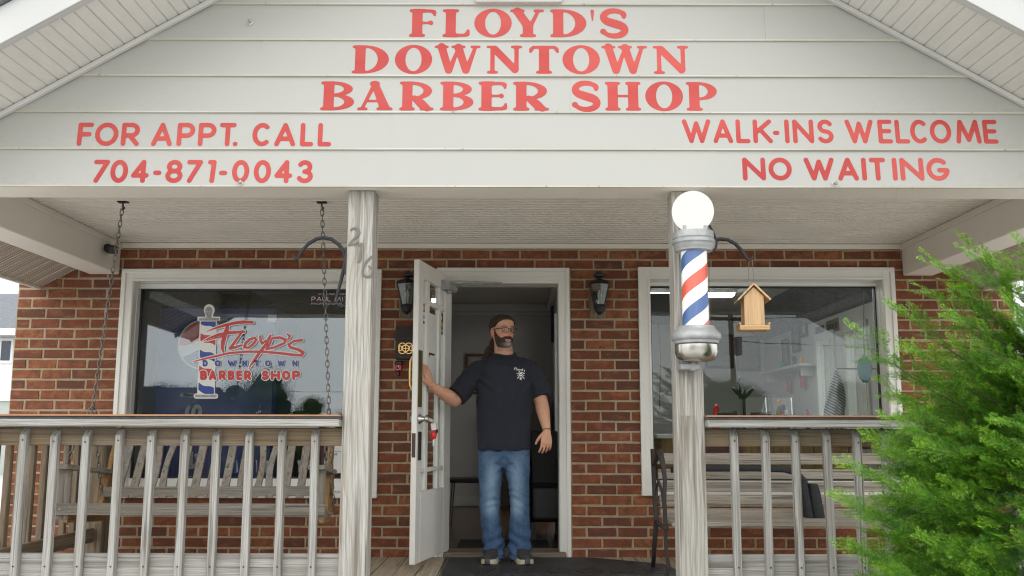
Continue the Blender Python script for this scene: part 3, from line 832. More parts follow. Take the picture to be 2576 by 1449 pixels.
# --- the open door: local x from hinge to free edge, local y = thickness, z up
DL = .835
door = thing('door', None, None, local=True); door.parent = shop
door.location = (-.463, -.012, .052); door.rotation_euler = (0, 0, R(-101.9)); OFF[door.name] = Vector()
dz = .052; ZT = 2.085 - dz; T0, T1 = -.0385, 0.0
dl = MB()
us = [0, .165, .265, .325, .565, .63, .725, DL]; zsd = [0, .515 - dz, .640 - dz, .670 - dz, 1.80 - dz, 1.832 - dz, 1.965 - dz, ZT]
def dbox(u0, u1, z0, z1, a=T0, b=T1): dl.box(u0, u1, a, b, z0, z1)
dbox(0, us[1], 0, ZT); dbox(us[6], DL, 0, ZT)
dbox(us[1], us[6], 0, zsd[1]); dbox(us[1], us[6], zsd[6], ZT)
dbox(us[2], us[3], zsd[1], zsd[6], T0 + .003, T1 - .003); dbox(us[4], us[5], zsd[1], zsd[6], T0 + .003, T1 - .003)
for a, b in ((us[1], us[2]), (us[3], us[4]), (us[5], us[6])):
    dbox(a, b, zsd[2], zsd[3], T0 + .003, T1 - .003); dbox(a, b, zsd[4], zsd[5], T0 + .003, T1 - .003)
dl.build('door_leaf', M['doorpaint'], door, world=False, bevel=.004)
for a, b in ((us[1], us[2]), (us[3], us[4]), (us[5], us[6])):
    for c, d in ((zsd[1], zsd[2]), (zsd[3], zsd[4]), (zsd[5], zsd[6])):
        MB().box(a, b, -.021, -.017, c, d).build('pane', M['doorglass'], door, world=False)
pl = MB(); pl.box(.735, .822, .0005, .003, 1.08 - dz, 1.463 - dz)
for q in (.742, .815):
    for h in (1.09, 1.27, 1.453): pl.ell((q, .0035, h - dz), .003, .0015, .003, 8, 4)
pl.build('push_plate', M['oldbrass'], door, world=False)
kn = MB(); kn.lathe([(.030, .001), (.034, .004), (.030, .012), (.018, .03), (.016, .04), (.026, .05), (.027, .06), (.020, .066)], (.785, 0, 1.0 - dz), 20, 1)
kn.lathe([(.030, -.040), (.033, -.043), (.026, -.052), (.018, -.06)], (.785, 0, 1.0 - dz), 20, 1)
kn.build('deadbolt', M['nickel'], door, world=False, smooth='auto')
lp = MB(); lp.box(DL + .0003, DL + .0025, -.031, -.008, .955 - dz, 1.035 - dz); lp.build('lock_plate', M['white'], door, world=False)
ml = MB(); ml.box(.738, .805, .0005, .006, .725 - dz, .915 - dz); ml.box(DL + .0003, DL + .003, -.032, -.006, .745 - dz, .905 - dz)
ml.lathe([(.012, .006), (.012, .012), (.006, .014)], (.775, 0, .85 - dz), 12, 1)
ml.build('mortise_lock', M['bronze'], door, world=False, bevel=.002)
pu = MB(); pu.tube([(.765, -.040, 1.425 - dz), (.765, -.062, 1.42 - dz), (.765, -.075, 1.39 - dz), (.765, -.075, 1.23 - dz), (.765, -.062, 1.20 - dz), (.765, -.040, 1.195 - dz)], .008, 10)
pu.build('pull_handle', M['brass'], door, world=False, smooth=True)
clo = MB(); clo.box(.03, .29, .001, .012, 1.955 - dz, 2.025 - dz); clo.lathe([(.001, .06), (.028, .06), (.03, .07), (.03, .26), (.028, .27), (.001, .27)], (0, .035, 1.985 - dz), 18, 0)
clo.box(.25, .285, .012, .06, 1.955 - dz, 2.02 - dz); clo.lathe([(.018, 1.935 - dz), (.018, 1.955 - dz)], (.2, .035, 0), 14)
clo.tube([(.21, .036, 2.02 - dz), (.20, .10, 2.026 - dz), (.03, .40, 2.03 - dz)], .007, 8); clo.tube([(.03, .40, 2.03 - dz), (-.02, .06, 2.03 - dz)], .006, 8)
clo.build('door_closer', M['alu'], door, world=False, smooth='auto')
# stickers and papers behind the door panes
def dmp(u0, z0): return lambda u, v, t: (u0 - u, -.0165 + t, z0 - dz + v)      # seen from the room side, reading left to right
def sticker(u0, u1, z0, z1, mat, nm='sticker'):
    m = MB(); m.box(u1, u0, -.0165, -.016, z0 - dz, z1 - dz); return m.build(nm, mat, door, world=False)
s1 = sticker(.722, .640, 1.655, 1.80, M['paper'])
m = MB(); m.box(.643, .719, -.0158, -.0155, 1.742 - dz, 1.797 - dz); m.build('card_mark', M['decalnavy'], s1, world=False)
m = MB(); put(m, trace(lambda X, Y: d_ell(X, Y, .028, .027, .018, .018), 0, 0, .08, .055, .003), lambda u, v, t: (.719 - u, -.0155 + t, 1.742 - dz + v), 0, .0006); m.build('card_mark', M['red'], s1, world=False)
m = MB(); put(m, trace(lambda X, Y: d_ell(X, Y, .048, .027, .018, .018), 0, 0, .08, .055, .003), lambda u, v, t: (.719 - u, -.0155 + t, 1.742 - dz + v), 0, .0009); m.build('card_mark', M['orange'], s1, world=False)
m = MB(); textline(m, 'VISA', 0, .07, 0, .028, lambda u, v, t: (.716 - u, -.0158 + t, 1.695 - dz + v), .1, (0, .0006), 12); m.box(.643, .719, -.0158, -.0154, 1.658 - dz, 1.678 - dz); m.build('card_mark', M['decalblue'], s1, world=False)
s2 = sticker(.258, .178, 1.63, 1.79, M['navyplastic'])
m = MB(); put(m, trace(lambda X, Y: d_ell(X, Y, .028, .12, .016, .018), 0, 0, .08, .16, .004), lambda u, v, t: (.255 - u, -.0155 + t, 1.63 - dz + v), 0, .0006); m.build('card_mark', M['paper'], s2, world=False)
m = MB(); put(m, trace(lambda X, Y: np.minimum(d_ell(X, Y, .028, .075, .018, .018), d_ell(X, Y, .05, .07, .018, .018)), 0, 0, .08, .16, .004), lambda u, v, t: (.255 - u, -.0155 + t, 1.63 - dz + v), 0, .0006); m.build('card_mark', M['orange'], s2, world=False)
m = MB(); textline(m, 'VISA', 0, .06, 0, .024, lambda u, v, t: (.248 - u, -.0155 + t, 1.645 - dz + v), .1, (0, .0006), 12); m.build('card_mark', M['paper'], s2, world=False)
sticker(.558, .352, 1.47, 1.752, M['paper'], 'paper_notice')
p2 = sticker(.553, .345, 1.19, 1.455, M['paper'], 'paper_notice')
m = MB(); m.add([(.553, -.0155, 1.455 - dz), (.553, -.0155, 1.40 - dz), (.50, -.0155, 1.455 - dz)], [(0, 1, 2)]); m.add([(.553, -.0155, 1.33 - dz), (.553, -.0155, 1.25 - dz), (.535, -.0155, 1.33 - dz)], [(0, 1, 2)]); m.build('printed_corner', M['decalred'], p2, world=False)

# --- rooms behind
fl = MB(); fl.box(-3.6, 3.66, .201, 6.4, -.1, .012); fl.build('interior_floor', M['floorwood'], shop)
ic = MB(); ic.box(-3.6, 3.66, .201, 6.4, 2.50, 2.56); ic.build('interior_ceiling', M['intceil'], shop)
iw = MB(); iw.box(-3.6, 3.66, 6.33, 6.398, .013, 2.498); iw.box(-3.598, -3.55, .202, 6.32, .013, 2.498)
# lining of the front wall
for za, zb in zip(zs[:-1], zs[1:]):
    xs = [(-3.54, 3.59)]
    for h in HOLES:
        if za >= h[2] - 1e-6 and zb <= h[3] + 1e-6: xs = [s for p, q in xs for s in ((p, min(q, h[0])), (max(p, h[1]), q)) if s[1] > s[0]]
    for a, b in xs: iw.box(a, b, .201, .212, max(za, .013), min(zb, 2.497))
# wall of the entrance room, at the back and on its right
iw.box(-3.54, .50, 4.62, 4.70, .013, 2.498)
iw.box(.50, .58, 3.9, 4.70, .013, 2.498); iw.box(.50, .58, .62, 3.9, 2.30, 2.498); iw.box(.50, .58, .62, 1.5, .013, 2.299)
iw.box(-1.03, -.95, .22, 4.61, .013, 2.498)  # added unseen partition, keeps the strip light out of the left room
# right wall with two windows
RW = [(3.92, 3.36), (2.93, 2.38)]
for a, b in ((.213, 2.36), (2.95, 3.34), (3.94, 6.32)): iw.box(3.60, 3.659, a, b, .013, 2.498)
for a, b in ((2.36, 2.95), (3.34, 3.94)): iw.box(3.60, 3.659, a, b, 2.0, 2.498); iw.box(3.60, 3.659, a, b, .013, 1.05)
iw.build('interior_wall', M['intwall'], shop)
cm = MB()
for a in ((-3.54, .49, 4.56, 4.618),): cm.box(a[0], a[1], a[2], a[3], 2.40, 2.497); cm.box(a[0], a[1], a[2] + .03, a[3], 2.36, 2.399)
cm.box(3.545, 3.598, .22, 6.3, 2.40, 2.497); cm.box(.60, 3.54, 6.27, 6.328, 2.40, 2.497); cm.box(.44, .499, .63, 4.55, 2.40, 2.497)
cm.box(-3.54, .49, 4.60, 4.618, .013, .14)
cm.build('crown_moulding', M['inttrim'], shop, bevel=.01)
# side windows of the right-hand room (openings in the side wall are lit by the sky outside)
for y1, y0 in RW:
    w = thing('window', None, None); w.parent = shop; OFF[w.name] = Vector()
    f = MB()
    for a, b, c, d in ((y0 - .05, y0, 1.0, 2.05), (y1, y1 + .05, 1.0, 2.05), (y0, y1, 1.97, 2.05), (y0, y1, 1.0, 1.06), ((y0 + y1) / 2 - .02, (y0 + y1) / 2 + .02, 1.06, 1.97)):
        f.box(3.575, 3.665, a, b, c, d)
    f.build('frame', M['inttrim'], w)
    MB().box(3.62, 3.625, y0, y1, 1.06, 1.97).build('pane', M['doorglass'], w)
# ================================================================ RAILINGS
def railing(label, x0, x1, bals):
    r = thing('porch_railing', label, 'railing', ((x0 + x1) / 2, -2.43, 0), group='weathered wooden railings of the porch')
    MB().box(x0, x1, -2.535, -2.36, .940, .976).build('cap_board', BALW[0], r, bevel=.005)
    t = MB(); t.tube([(x0, -2.50, .983), (x1, -2.50, .983)], .0075, 8); t.box(x0, x1, -2.495, -2.37, .9765, .984); t.build('edge_strip', M['rope'], r)
    MB().box(x0 + .002, x1 - .002, -2.515, -2.30, .991, .999).build('counter_top', M['copperedge'], r)
    MB().box(x0, x1, -2.418, -2.380, .845, .934).build('top_rail', RAILW[0], r, bevel=.004)
    MB().box(x0, x1, -2.418, -2.380, .195, .318).build('bottom_rail', BALW[0], r, bevel=.004)
    for b in bals:
        m = MB(); w = .0185; q = random.uniform(-.006, .006); dx = random.uniform(-.003, .003)
        m.add([(b - w + dx, -2.458, .17), (b + w + dx, -2.458, .17), (b + w + dx, -2.4185, .17), (b - w + dx, -2.4185, .17),
               (b - w, -2.458, .893 + q), (b + w, -2.458, .893 + q), (b + w, -2.4185, .928 + q), (b - w, -2.4185, .928 + q)],
              [(3, 2, 1, 0), (4, 5, 6, 7), (0, 1, 5, 4), (1, 2, 6, 5), (2, 3, 7, 6), (3, 0, 4, 7)])
        o = m.build('baluster', BALW[2], r, bevel=.003)
        for zz in (.868 + q, .262):
            s = MB(); s.lathe([(.0045, -.0003), (.0045, .0012), (.001, .0016)], (b + dx * .3, -2.459, zz), 8, 1)
            s.v = [(v[0], -2.459 - (v[1] + 2.459), v[2]) for v in s.v]; s.build('screw', M['bronze'], o)
    return r
railing('grey wooden railing with ten upright balusters before the porch swing', -2.87, -.8485,
        [-2.76, -2.60, -2.437, -2.282, -2.124, -1.959, -1.799, -1.633, -1.475, -1.31, -1.146, -.982])
railing('grey wooden railing with balusters before the slatted bench, half behind the shrub', .9645, 2.88,
        [1.11, 1.2675, 1.4165, 1.573, 1.726, 1.866, 2.02, 2.18, 2.34, 2.5, 2.66])
sr = thing('porch_railing', 'brown side railing running back to the brick wall at the left end of the porch', 'railing', (-2.98, -1.2, 0), group='weathered wooden railings of the porch')
MB().box(-3.05, -2.91, -.32, -.18, .001, .93).build('end_post', RAILW[2], sr, bevel=.006)
MB().box(-3.0, -2.962, -2.44, -.322, .138, .236).build('bottom_rail', RAILW[1], sr, bevel=.004)
MB().box(-3.0, -2.962, -2.30, -.322, .835, .93).build('top_rail', RAILW[1], sr, bevel=.004)
MB().box(-3.06, -2.92, -2.30, -.10, .935, .972).build('cap_board', BALW[1], sr, bevel=.005)
for y in (-2.05, -1.90, -1.75, -1.60, -1.45, -1.31, -1.16, -1.0, -.85, -.69, -.54):
    MB().box(-3.0385, -3.0008, y - .019, y + .019, .12, .915).build('baluster', RAILW[2], sr, bevel=.003)

# ================================================================ PORCH SWING
sw = thing('porch_swing', 'grey slatted wooden porch swing hanging on chains before the left window', 'porch swing', (-1.9, -1.28, .40))
MB().box(-2.70, -1.10, -1.525, -1.497, .426, .494).build('front_board', SWW[0], sw, bevel=.003)
m = MB()
for a, b in ((-2.66, .46), (-2.60, .445), (-2.60, .475), (-2.28, .445), (-2.28, .475), (-1.96, .445), (-1.96, .475), (-1.64, .445), (-1.64, .475), (-1.14, .46)):
    m = MB(); m.ell((a, -1.5255, b), .008 if b == .46 else .005, .0025, .008 if b == .46 else .005, 8, 4); m.build('bolt_head', M['galv'], sw)
for k in range(6): m = MB(); m.bar((-2.66, -1.47 + k * .07, .462 - k * .012), (-1.13, -1.47 + k * .07, .462 - k * .012), .06, .018); m.build('seat_slat', SWW[0], sw, bevel=.002)
MB().bar((-2.59, -1.09, .535), (-1.28, -1.09, .541), .024, .062).build('back_rail', SWW[0], sw, bevel=.003)
MB().bar((-2.57, -.875, .935), (-1.28, -.875, .94), .024, .07).build('top_rail', SWW[0], sw, bevel=.003)
def lean(z): return -1.085 + (z - .535) * .53
for i in range(13):
    xb = -2.50 + i * .0965; m = MB()
    cur = {2: .022, 3: -.022, 9: .022, 10: -.022}.get(i, 0); rings = []
    for k in range(11):
        q = k / 10; z = .50 + .46 * q; c = xb + cur * sin(pi * min(1, q * 1.35)) * (1 if q < .74 else -.6)
        w = .025 - (.0 if not cur else .006 * sin(pi * q)); y = lean(z)
        rings.append([(c - w, y - .009, z), (c + w, y - .009, z), (c + w, y + .009, z), (c - w, y + .009, z)])
    m.loft(rings); m.build('back_slat', SWW[2], sw, bevel=.002)
for s, xa, xb in ((-1, -2.655, -2.60), (1, -1.145, -1.17)):
    MB().bar((xa - .005, -1.56, .708), (xb - .01 * s, -.98, .655), .095, .028).build('armrest', SWW[1], sw, bevel=.003)
    MB().bar((xa, -1.49, .40), (xa, -1.49, .69), .075, .03, (0, 1, 0)).build('arm_support', SWW[2], sw, bevel=.003)
    m = MB(); m.bar((xb, -1.10, .39), (xb + .015 * -s, -.885, .95), .03, .07, (0, 1, 0)); m.bar((xb + .012 * s, -1.06, .40), (xb + .012 * s, -1.02, .66), .028, .05, (0, 1, 0)); m.build('back_upright', AMBW[2], sw, bevel=.003)
    MB().bar((xa + .02, -1.5, .415), (xb, -1.04, .385), .028, .07).build('side_bearer', AMBW[1], sw, bevel=.003)
def chain(pts, pitch=.037):
    m = MB(); P = [Vector(p) for p in pts]; seg = [(a, b) for a, b in zip(P[:-1], P[1:])]; k = 0
    for a, b in seg:
        L = (b - a).length; n = max(1, round(L / pitch)); d = (b - a) / n
        for i in range(n):
            c = a + d * (i + .5); u = d.normalized(); s = u.cross(Vector((0, 1, 0)) if k % 2 else Vector((1, 0.2, 0))).normalized(); k += 1
            hl, hw = pitch * .68, .0085
            loop = [c + u * (hl * (1 if cos(t) > 0 else -1) * abs(cos(t)) ** .7) + s * (hw * sin(t) * (1 + .25 * abs(sin(t)))) for t in [2 * pi * j / 12 for j in range(12)]]
            m.tube(loop, .0031, 5, closed=True)
    return m
for hx, sx, fx, bx_ in ((-2.474, -2.578, -2.675, -2.615), (-1.21, -1.128, -1.115, -1.14)):
    m = chain([(hx, -1.35, 2.345), (sx, -1.35, 1.09)])
    m2 = chain([(sx, -1.355, 1.085), (fx, -1.45, .72)]); m3 = chain([(sx, -1.345, 1.085), (bx_, -1.03, .42)])
    for q in (m2, m3): m.add(q.v, q.f)
    m.build('chain', M['chain'], sw, smooth=True)
    h = MB(); h.box(hx - .03, hx + .03, -1.37, -1.33, 2.352, 2.3595); h.tube([(hx, -1.35, 2.355), (hx, -1.35, 2.33), (hx + .012, -1.35, 2.318), (hx, -1.35, 2.305)], .006, 8)
    h.build('ceiling_hook', M['iron'], sw)

# ================================================================ BENCH
be = thing('porch_bench', 'weathered slatted park bench with dark iron end under the right window', 'bench', (1.9, -.95, 0))
for z0, z1, y in ((.700, .775, -.70), (.605, .668, -.725), (.52, .588, -.75), (.435, .503, -.775), (.352, .416, -.80)):
    MB().box(.985, 2.86, y - .012, y + .012, z0, z1).build('back_slat', BENCHW[0], be, bevel=.003)
for i in range(4):
    y = -1.235 + i * .105; MB().box(.985, 2.86, y - .046, y + .046, .344, .37).build('seat_slat', BENCHW[0], be, bevel=.003)
for xx in (.955, 2.89):
    m = MB(); f = lambda L: [(xx + a, b, c) for a, b, c in L]
    m.tube(f([(0, -1.18, .001), (.012, -1.20, .10), (.0, -1.19, .22), (-.004, -1.22, .36), (-.008, -1.23, .50), (-.004, -1.24, .62), (-.012, -1.24, .70), (-.02, -1.22, .76), (-.02, -1.16, .79), (-.01, -1.05, .785), (0, -.9, .74), (0, -.74, .70)]), [.009, .013, .011, .014, .012, .013, .016, .019, .021, .018, .016, .013], 8)
    m.tube(f([(0, -.62, .001), (0, -.70, .15), (0, -.82, .33), (0, -.77, .50), (0, -.70, .80)]), [.014, .016, .018, .016, .014], 8)
    m.tube(f([(0, -1.24, .33), (0, -1.0, .325), (0, -.80, .33)]), .016, 8)
    m.tube(f([(0, -1.2, .40), (0, -1.08, .55), (0, -.95, .60), (0, -.85, .55), (0, -.86, .46), (0, -.95, .45)]), .010, 8)
    m.build('iron_end', M['iron2'], be, smooth=True)
fb = thing('foam_bar', 'bent black foam covered bar with two dark pads lying on the slatted bench', 'foam bar', (1.6, -.93, .372))
m = MB(); m.tube([(1.04, -.93, .672), (1.2, -.93, .68), (1.4, -.93, .683), (1.6, -.93, .682), (1.78, -.93, .676), (1.86, -.93, .655), (1.91, -.93, .60), (1.93, -.93, .52)], [.021, .021, .023, .021, .022, .022, .02, .017], 10)
m.build('bar_sleeve', M['foam'], fb, smooth=True)
for x0, x1, za, zb in ((1.893, 1.945, .372, .60), (1.945, 2.02, .372, .585)):
    m = MB(); rg = []
    for k in range(9):
        q = k / 8; z = za + (zb - za) * q; sx = -.03 * q; w = (x1 - x0) / 2 * (1 - .25 * max(0, q - .8) / .2); c = (x0 + x1) / 2 + sx
        rg.append([(c + w * (abs(cos(t)) ** .6) * (1 if cos(t) > 0 else -1), -.95 + .05 * (abs(sin(t)) ** .6) * (1 if sin(t) > 0 else -1), z) for t in [2 * pi * j / 16 for j in range(16)]])
    m.loft(rg); m.build('pad', M['foam'], fb, smooth='auto')

# ================================================================ HOOKS, FEEDER, DIGITS
hk = [(-1.131, 1.83), (-1.136, 1.823), (-1.135, 1.812), (-1.128, 1.804), (-1.118, 1.8), (-1.109, 1.807), (-1.093, 1.841), (-1.059, 1.881), (-1.017, 1.907), (-.982, 1.914), (-.939, 1.906), (-.899, 1.876), (-.872, 1.838), (-.863, 1.799), (-.871, 1.749), (-.886, 1.677), (-.902, 1.61), (-.905, 1.581), (-.894, 1.558), (-.874, 1.55), (-.857, 1.557), (-.852, 1.571), (-.856, 1.586), (-.87, 1.583), (-.877, 1.572)]
m = MB(); m.tube([(x, -2.40, z) for x, z in hk], [.004, .004, .004, .005, .006, .007, .009, .010, .010, .010, .010, .010, .010, .010, .010, .009, .008, .006, .005, .005, .005, .005, .004, .004, .004], 8)
m.box(-.866, -.849, -2.41, -2.39, 1.72, 1.86)
single(m, 'plant_hook', M['iron'], 'empty black wrought iron plant hook curving left from the numbered post', 'hook', 'wrought iron plant hooks on the posts', smooth='auto')
m = MB(); m.tube([(.975, -2.40, 1.90), (1.046, -2.40, 1.905), (1.084, -2.40, 1.91), (1.122, -2.40, 1.907), (1.159, -2.40, 1.886), (1.188, -2.40, 1.855), (1.209, -2.40, 1.821), (1.225, -2.40, 1.798), (1.243, -2.40, 1.805), (1.249, -2.40, 1.821), (1.241, -2.40, 1.828)], [.010, .010, .010, .010, .010, .010, .009, .007, .005, .004, .003], 8)
m.tube([(1.005, -2.405, 1.99), (1.029, -2.405, 1.978), (1.047, -2.405, 1.944), (1.064, -2.405, 1.893), (1.058, -2.405, 1.863), (1.036, -2.405, 1.836), (1.012, -2.405, 1.845)], .006, 8)
m.box(.9645, .985, -2.412, -2.39, 1.85, 1.98)
single(m, 'plant_hook', M['iron'], 'black wrought iron plant hook carrying the wooden bird feeder', 'hook', 'wrought iron plant hooks on the posts', smooth='auto')

bf = thing('bird_feeder', 'pale cedar bird feeder with pitched roof hanging by a wire from the hook', 'bird feeder', (1.237, -2.40, 1.425), R(-5), local=True)
m = MB(); w = .050
for y in (-.052, .052):
    m.add([(x, y + q, z) for q in (-.006, .006) for x, z in ((-w, .03), (w, .03), (w, .175), (0, .225), (-w, .175))], [(4, 3, 2, 1, 0), (5, 6, 7, 8, 9)] + [(i, (i + 1) % 5, 5 + (i + 1) % 5, 5 + i) for i in range(5)])
m.build('gable_board', FEEDW[2], bf, world=False, bevel=.001)
MB().box(-.046, .046, -.045, .045, .03, .16).build('seed_store', FEEDW[2], bf, world=False)
m = MB(); m.box(-.075, .075, -.062, .062, .005, .0295); m.box(-.078, -.068, -.06, .06, .03, .042); m.box(.068, .078, -.06, .06, .03, .042); m.build('tray', FEEDW[0], bf, world=False, bevel=.002)
for s in (-1, 1):
    m = MB()
    for k in range(4): m.bar((s * (.008 + k * .021), -.076, .232 - k * .0215), (s * (.008 + k * .021), .076, .232 - k * .0215), .030, .008, (s * .71, 0, .71))
    m.build('roof_slope', FEEDW[1], bf, world=False)
m = MB(); m.tube([(-.018, 0, .235), (-.008, 0, .37), (0, 0, .385), (.009, 0, .37), (.014, 0, .235)], .0016, 6); m.build('hanging_wire', M['chain'], bf, world=False)

def digit(strokes, lab):
    m = MB()
    for s, rr in strokes:
        xs = [p[0] for p in s]; zs_ = [p[1] for p in s]
        s3 = [(x, z, r * .82) for (x, z), r in zip(s, rr)]
        L = trace(lambda X, Y: d_line(X, Y, s3, .008), min(xs) - .02, min(zs_) - .02, max(xs) + .02, max(zs_) + .02, .0022)
        put(m, L, lambda u, v, t: (u, -2.4605 - t, v), 0, .006)
    return single(m, 'house_number', M['digit'], lab, 'house number', 'metal house numbers on the left post', bevel=.001)
two = [(-.829, 1.94), (-.821, 1.949), (-.807, 1.952), (-.791, 1.942), (-.787, 1.926), (-.797, 1.908), (-.817, 1.889), (-.834, 1.868), (-.838, 1.862), (-.825, 1.866), (-.808, 1.866), (-.789, 1.878)]
digit([(two, [.004, .004, .006, .008, .009, .007, .006, .005, .004, .005, .006, .003])], 'grey metal digit 2, highest on the weathered left post')
digit([([(-.785, 1.861), (-.773, 1.870), (-.776, 1.825), (-.778, 1.786), (-.787, 1.773)], [.004, .006, .007, .007, .004])], 'grey metal digit 1 between the other two digits on the post')
digit([([(-.722, 1.802), (-.738, 1.783), (-.758, 1.754), (-.764, 1.726), (-.757, 1.705), (-.739, 1.697), (-.72, 1.703), (-.712, 1.723), (-.72, 1.744), (-.735, 1.754)], [.006, .006, .006, .006, .007, .006, .007, .006, .005, .003])], 'grey metal digit 6, lowest on the weathered left post')

# ================================================================ BARBER POLE
BX, BY = .905, -2.60
bp = thing('barber_pole', 'lit barber pole with glowing globe and red, white and blue stripes on the right post', 'barber pole', (BX, BY, 1.21))
def mk_stripe():
    g = G('barber_stripes'); x = g.xyz(g.n('Mapping', {'Vector': g.obj()}).outputs[0])
    ang = g.math('DIVIDE', g.math('ARCTAN2', x[0], g.math('MULTIPLY', x[1], -1.0)), 2 * pi)
    ph = g.math('FRACT', g.math('ADD', g.math('SUBTRACT', g.math('DIVIDE', x[2], .282), ang), 10.78))
    r = g.ramp(ph, (.0, (.78, .77, .72)), (.25, (.60, .085, .045)), (.5, (.78, .77, .72)), (.75, (.045, .095, .255)))
    r.node.color_ramp.interpolation = 'CONSTANT'
    em = g.n('Emission', {'Color': r, 'Strength': .38}); b = g.n('BsdfPrincipled', {'Base Color': r, 'Roughness': .4})
    a = g.n('AddShader', {0: em.outputs[0], 1: b.outputs[0]}); g.t.links.new(a.outputs[0], g.o.inputs[0]); return g.m
m = MB(); m.lathe([(.064, 1.42), (.064, 1.82)], (BX, BY, 0), 40); m.build('striped_cylinder', mk_stripe(), bp, smooth='auto')
m = MB(); m.lathe([(.0745, 1.425), (.0745, 1.815)], (BX, BY, 0), 40); o = m.build('glass_cylinder', mk_glass('pole_glass', .035), bp, smooth='auto')
m = MB(); m.lathe([(.082, 1.905), (.099, 1.902), (.101, 1.87), (.098, 1.866), (.106, 1.858), (.107, 1.845), (.10, 1.838), (.099, 1.832), (.096, 1.822), (.092, 1.816), (.090, 1.806), (.076, 1.802)], (BX, BY, 0), 40); m.build('top_collar', M['alu'], bp, smooth='auto')
m = MB(); m.lathe([(.076, 1.432), (.090, 1.43), (.094, 1.418), (.102, 1.410), (.112, 1.40), (.121, 1.388), (.122, 1.372), (.117, 1.362), (.110, 1.358), (.108, 1.346), (.098, 1.342)], (BX, BY, 0), 40); m.build('lower_collar', M['alu'], bp, smooth='auto')
m = MB(); m.lathe([(.1, 1.343), (.104, 1.338), (.104, 1.30), (.100, 1.283), (.088, 1.268), (.06, 1.259), (.002, 1.257)], (BX, BY, 0), 40); m.build('chrome_bowl', M['chrome'], bp, smooth='auto')
m = MB(); m.ell((BX, BY, 2.009), .104, .104, .104, 40, 24); m.build('globe', emis('lit_globe', (1, .975, .92), .74), bp, smooth=True)
for a in (-2.4, -.75, .8, 2.3): m = MB(); m.box(BX + .07 * cos(a) - .008, BX + .07 * cos(a) + .008, BY + .07 * sin(a) - .008, BY + .07 * sin(a) + .008, 1.9, 1.928); m.build('globe_clip', M['alu'], bp)
m = MB(); m.box(BX - .075, BX + .02, -2.58, -2.4605, 1.222, 1.250); m.box(BX - .05, BX + .035, BY + .02, -2.4605, 1.85, 1.9); m.lathe([(.02, 1.215), (.02, 1.258)], (BX - .01, BY + .04, 0), 12); m.build('bracket', M['alu'], bp, bevel=.003)

# ================================================================ LANTERNS, MAILBOX, DOOR MAT AND SMALL FITTINGS
def lantern(cx, lab, tilt):
    t = thing('wall_lantern', lab, 'lantern', (cx, -.08, 1.78), group='coach lanterns either side of the door')
    MB().box(cx - .07, cx + .06, -.02, -.001, 1.775, 2.0).build('back_block', RAILW[2], t, bevel=.004)
    m = MB(); hexr = lambda r, z, dy=-.115: [(cx + r * cos(pi / 3 * k + pi / 6), dy + r * sin(pi / 3 * k + pi / 6), z) for k in range(6)]
    a, b = hexr(.086, 2.022), hexr(.045, 1.862)
    for k in range(6): m.tube([a[k], b[k]], .0035, 6)
    for r, z in ((.086, 2.022), (.045, 1.862)): m.tube(hexr(r, z), .005, 6, closed=True)
    m.loft([hexr(.089, 2.026), hexr(.06, 2.05), hexr(.022, 2.062), hexr(.02, 2.075)])
    m.lathe([(.02, 2.072), (.042, 2.082), (.044, 2.095), (.03, 2.108), (.012, 2.12), (.002, 2.128)], (cx + tilt, -.115, 0), 16)
    m.lathe([(.047, 1.862), (.05, 1.85), (.038, 1.83), (.034, 1.812), (.018, 1.80), (.006, 1.788)], (cx, -.115, 0), 16)
    m.tube([(cx, -.02, 1.90), (cx - .02, -.04, 1.84), (cx - .01, -.09, 1.825)], .012, 8)
    m.tube([(cx, -.02, 1.98), (cx, -.035, 1.88)], [.045, .03], 10)
    m.build('lantern_cage', M['iron'], t, smooth='auto')
    g = MB(); g.loft([hexr(.080, 2.018), hexr(.041, 1.866)]); g.build('lantern_glass', M['lampglass'], t)
    MB().lathe([(.010, 1.865), (.012, 1.92), (.016, 1.94), (.012, 1.965), (.003, 1.98)], (cx, -.115, 0), 12).build('bulb', M['white'], t, smooth=True)
lantern(.662, 'black coach lantern with upright finial on the brick pier right of the door', 0)
lantern(-.795, 'black coach lantern with crooked finial half behind the open white door', .012)
mbx = thing('mailbox', 'black metal wall mailbox with a gilt scrollwork emblem', 'mailbox', (-.80, -.06, 1.453))
m = MB(); m.box(-.878, -.722, -.10, -.002, 1.455, 1.60); m.build('box', M['iron2'], mbx, bevel=.004)
m = MB(); m.add([(x, y, z) for x in (-.882, -.718) for y, z in ((-.108, 1.598), (-.108, 1.612), (-.075, 1.705), (-.002, 1.708), (-.002, 1.601))], [(0, 1, 2, 3, 4), (9, 8, 7, 6, 5)] + [(i, (i + 1) % 5, 5 + (i + 1) % 5, 5 + i) for i in range(5)]); m.build('lid', M['iron2'], mbx, bevel=.003)
m = MB()
def emblem(X, Y):
    d = np.minimum(d_line(X, Y, [(-.02, 0), (.02, 0)], .0022), d_line(X, Y, [(0, -.02), (0, .02)], .0022))
    d = np.minimum(d, np.abs(d_ell(X, Y, 0, 0, .026, .024)) - .003)
    for sx in (-1, 1):
        for sy in (-1, 1):
            d = np.minimum(d, d_line(X, Y, [(sx * a, sy * b) for a, b in arc(.024, .012, .028, .028, 150, -20)], .0026))
            d = np.minimum(d, d_line(X, Y, [(sx * a, sy * b) for a, b in arc(.040, .008, .010, .010, 200, -60)], .0024))
    return d
put(m, trace(emblem, -.06, -.05, .06, .05, .0016), lambda u, v, t: (-.80 + u, -.1005 - t, 1.535 + v), 0, .003); m.build('gilt_emblem', M['brass'], mbx)
rb = thing('key_box', 'small red and black holder on the brick below the mailbox', 'key box', (-.862, -.02, 1.33))
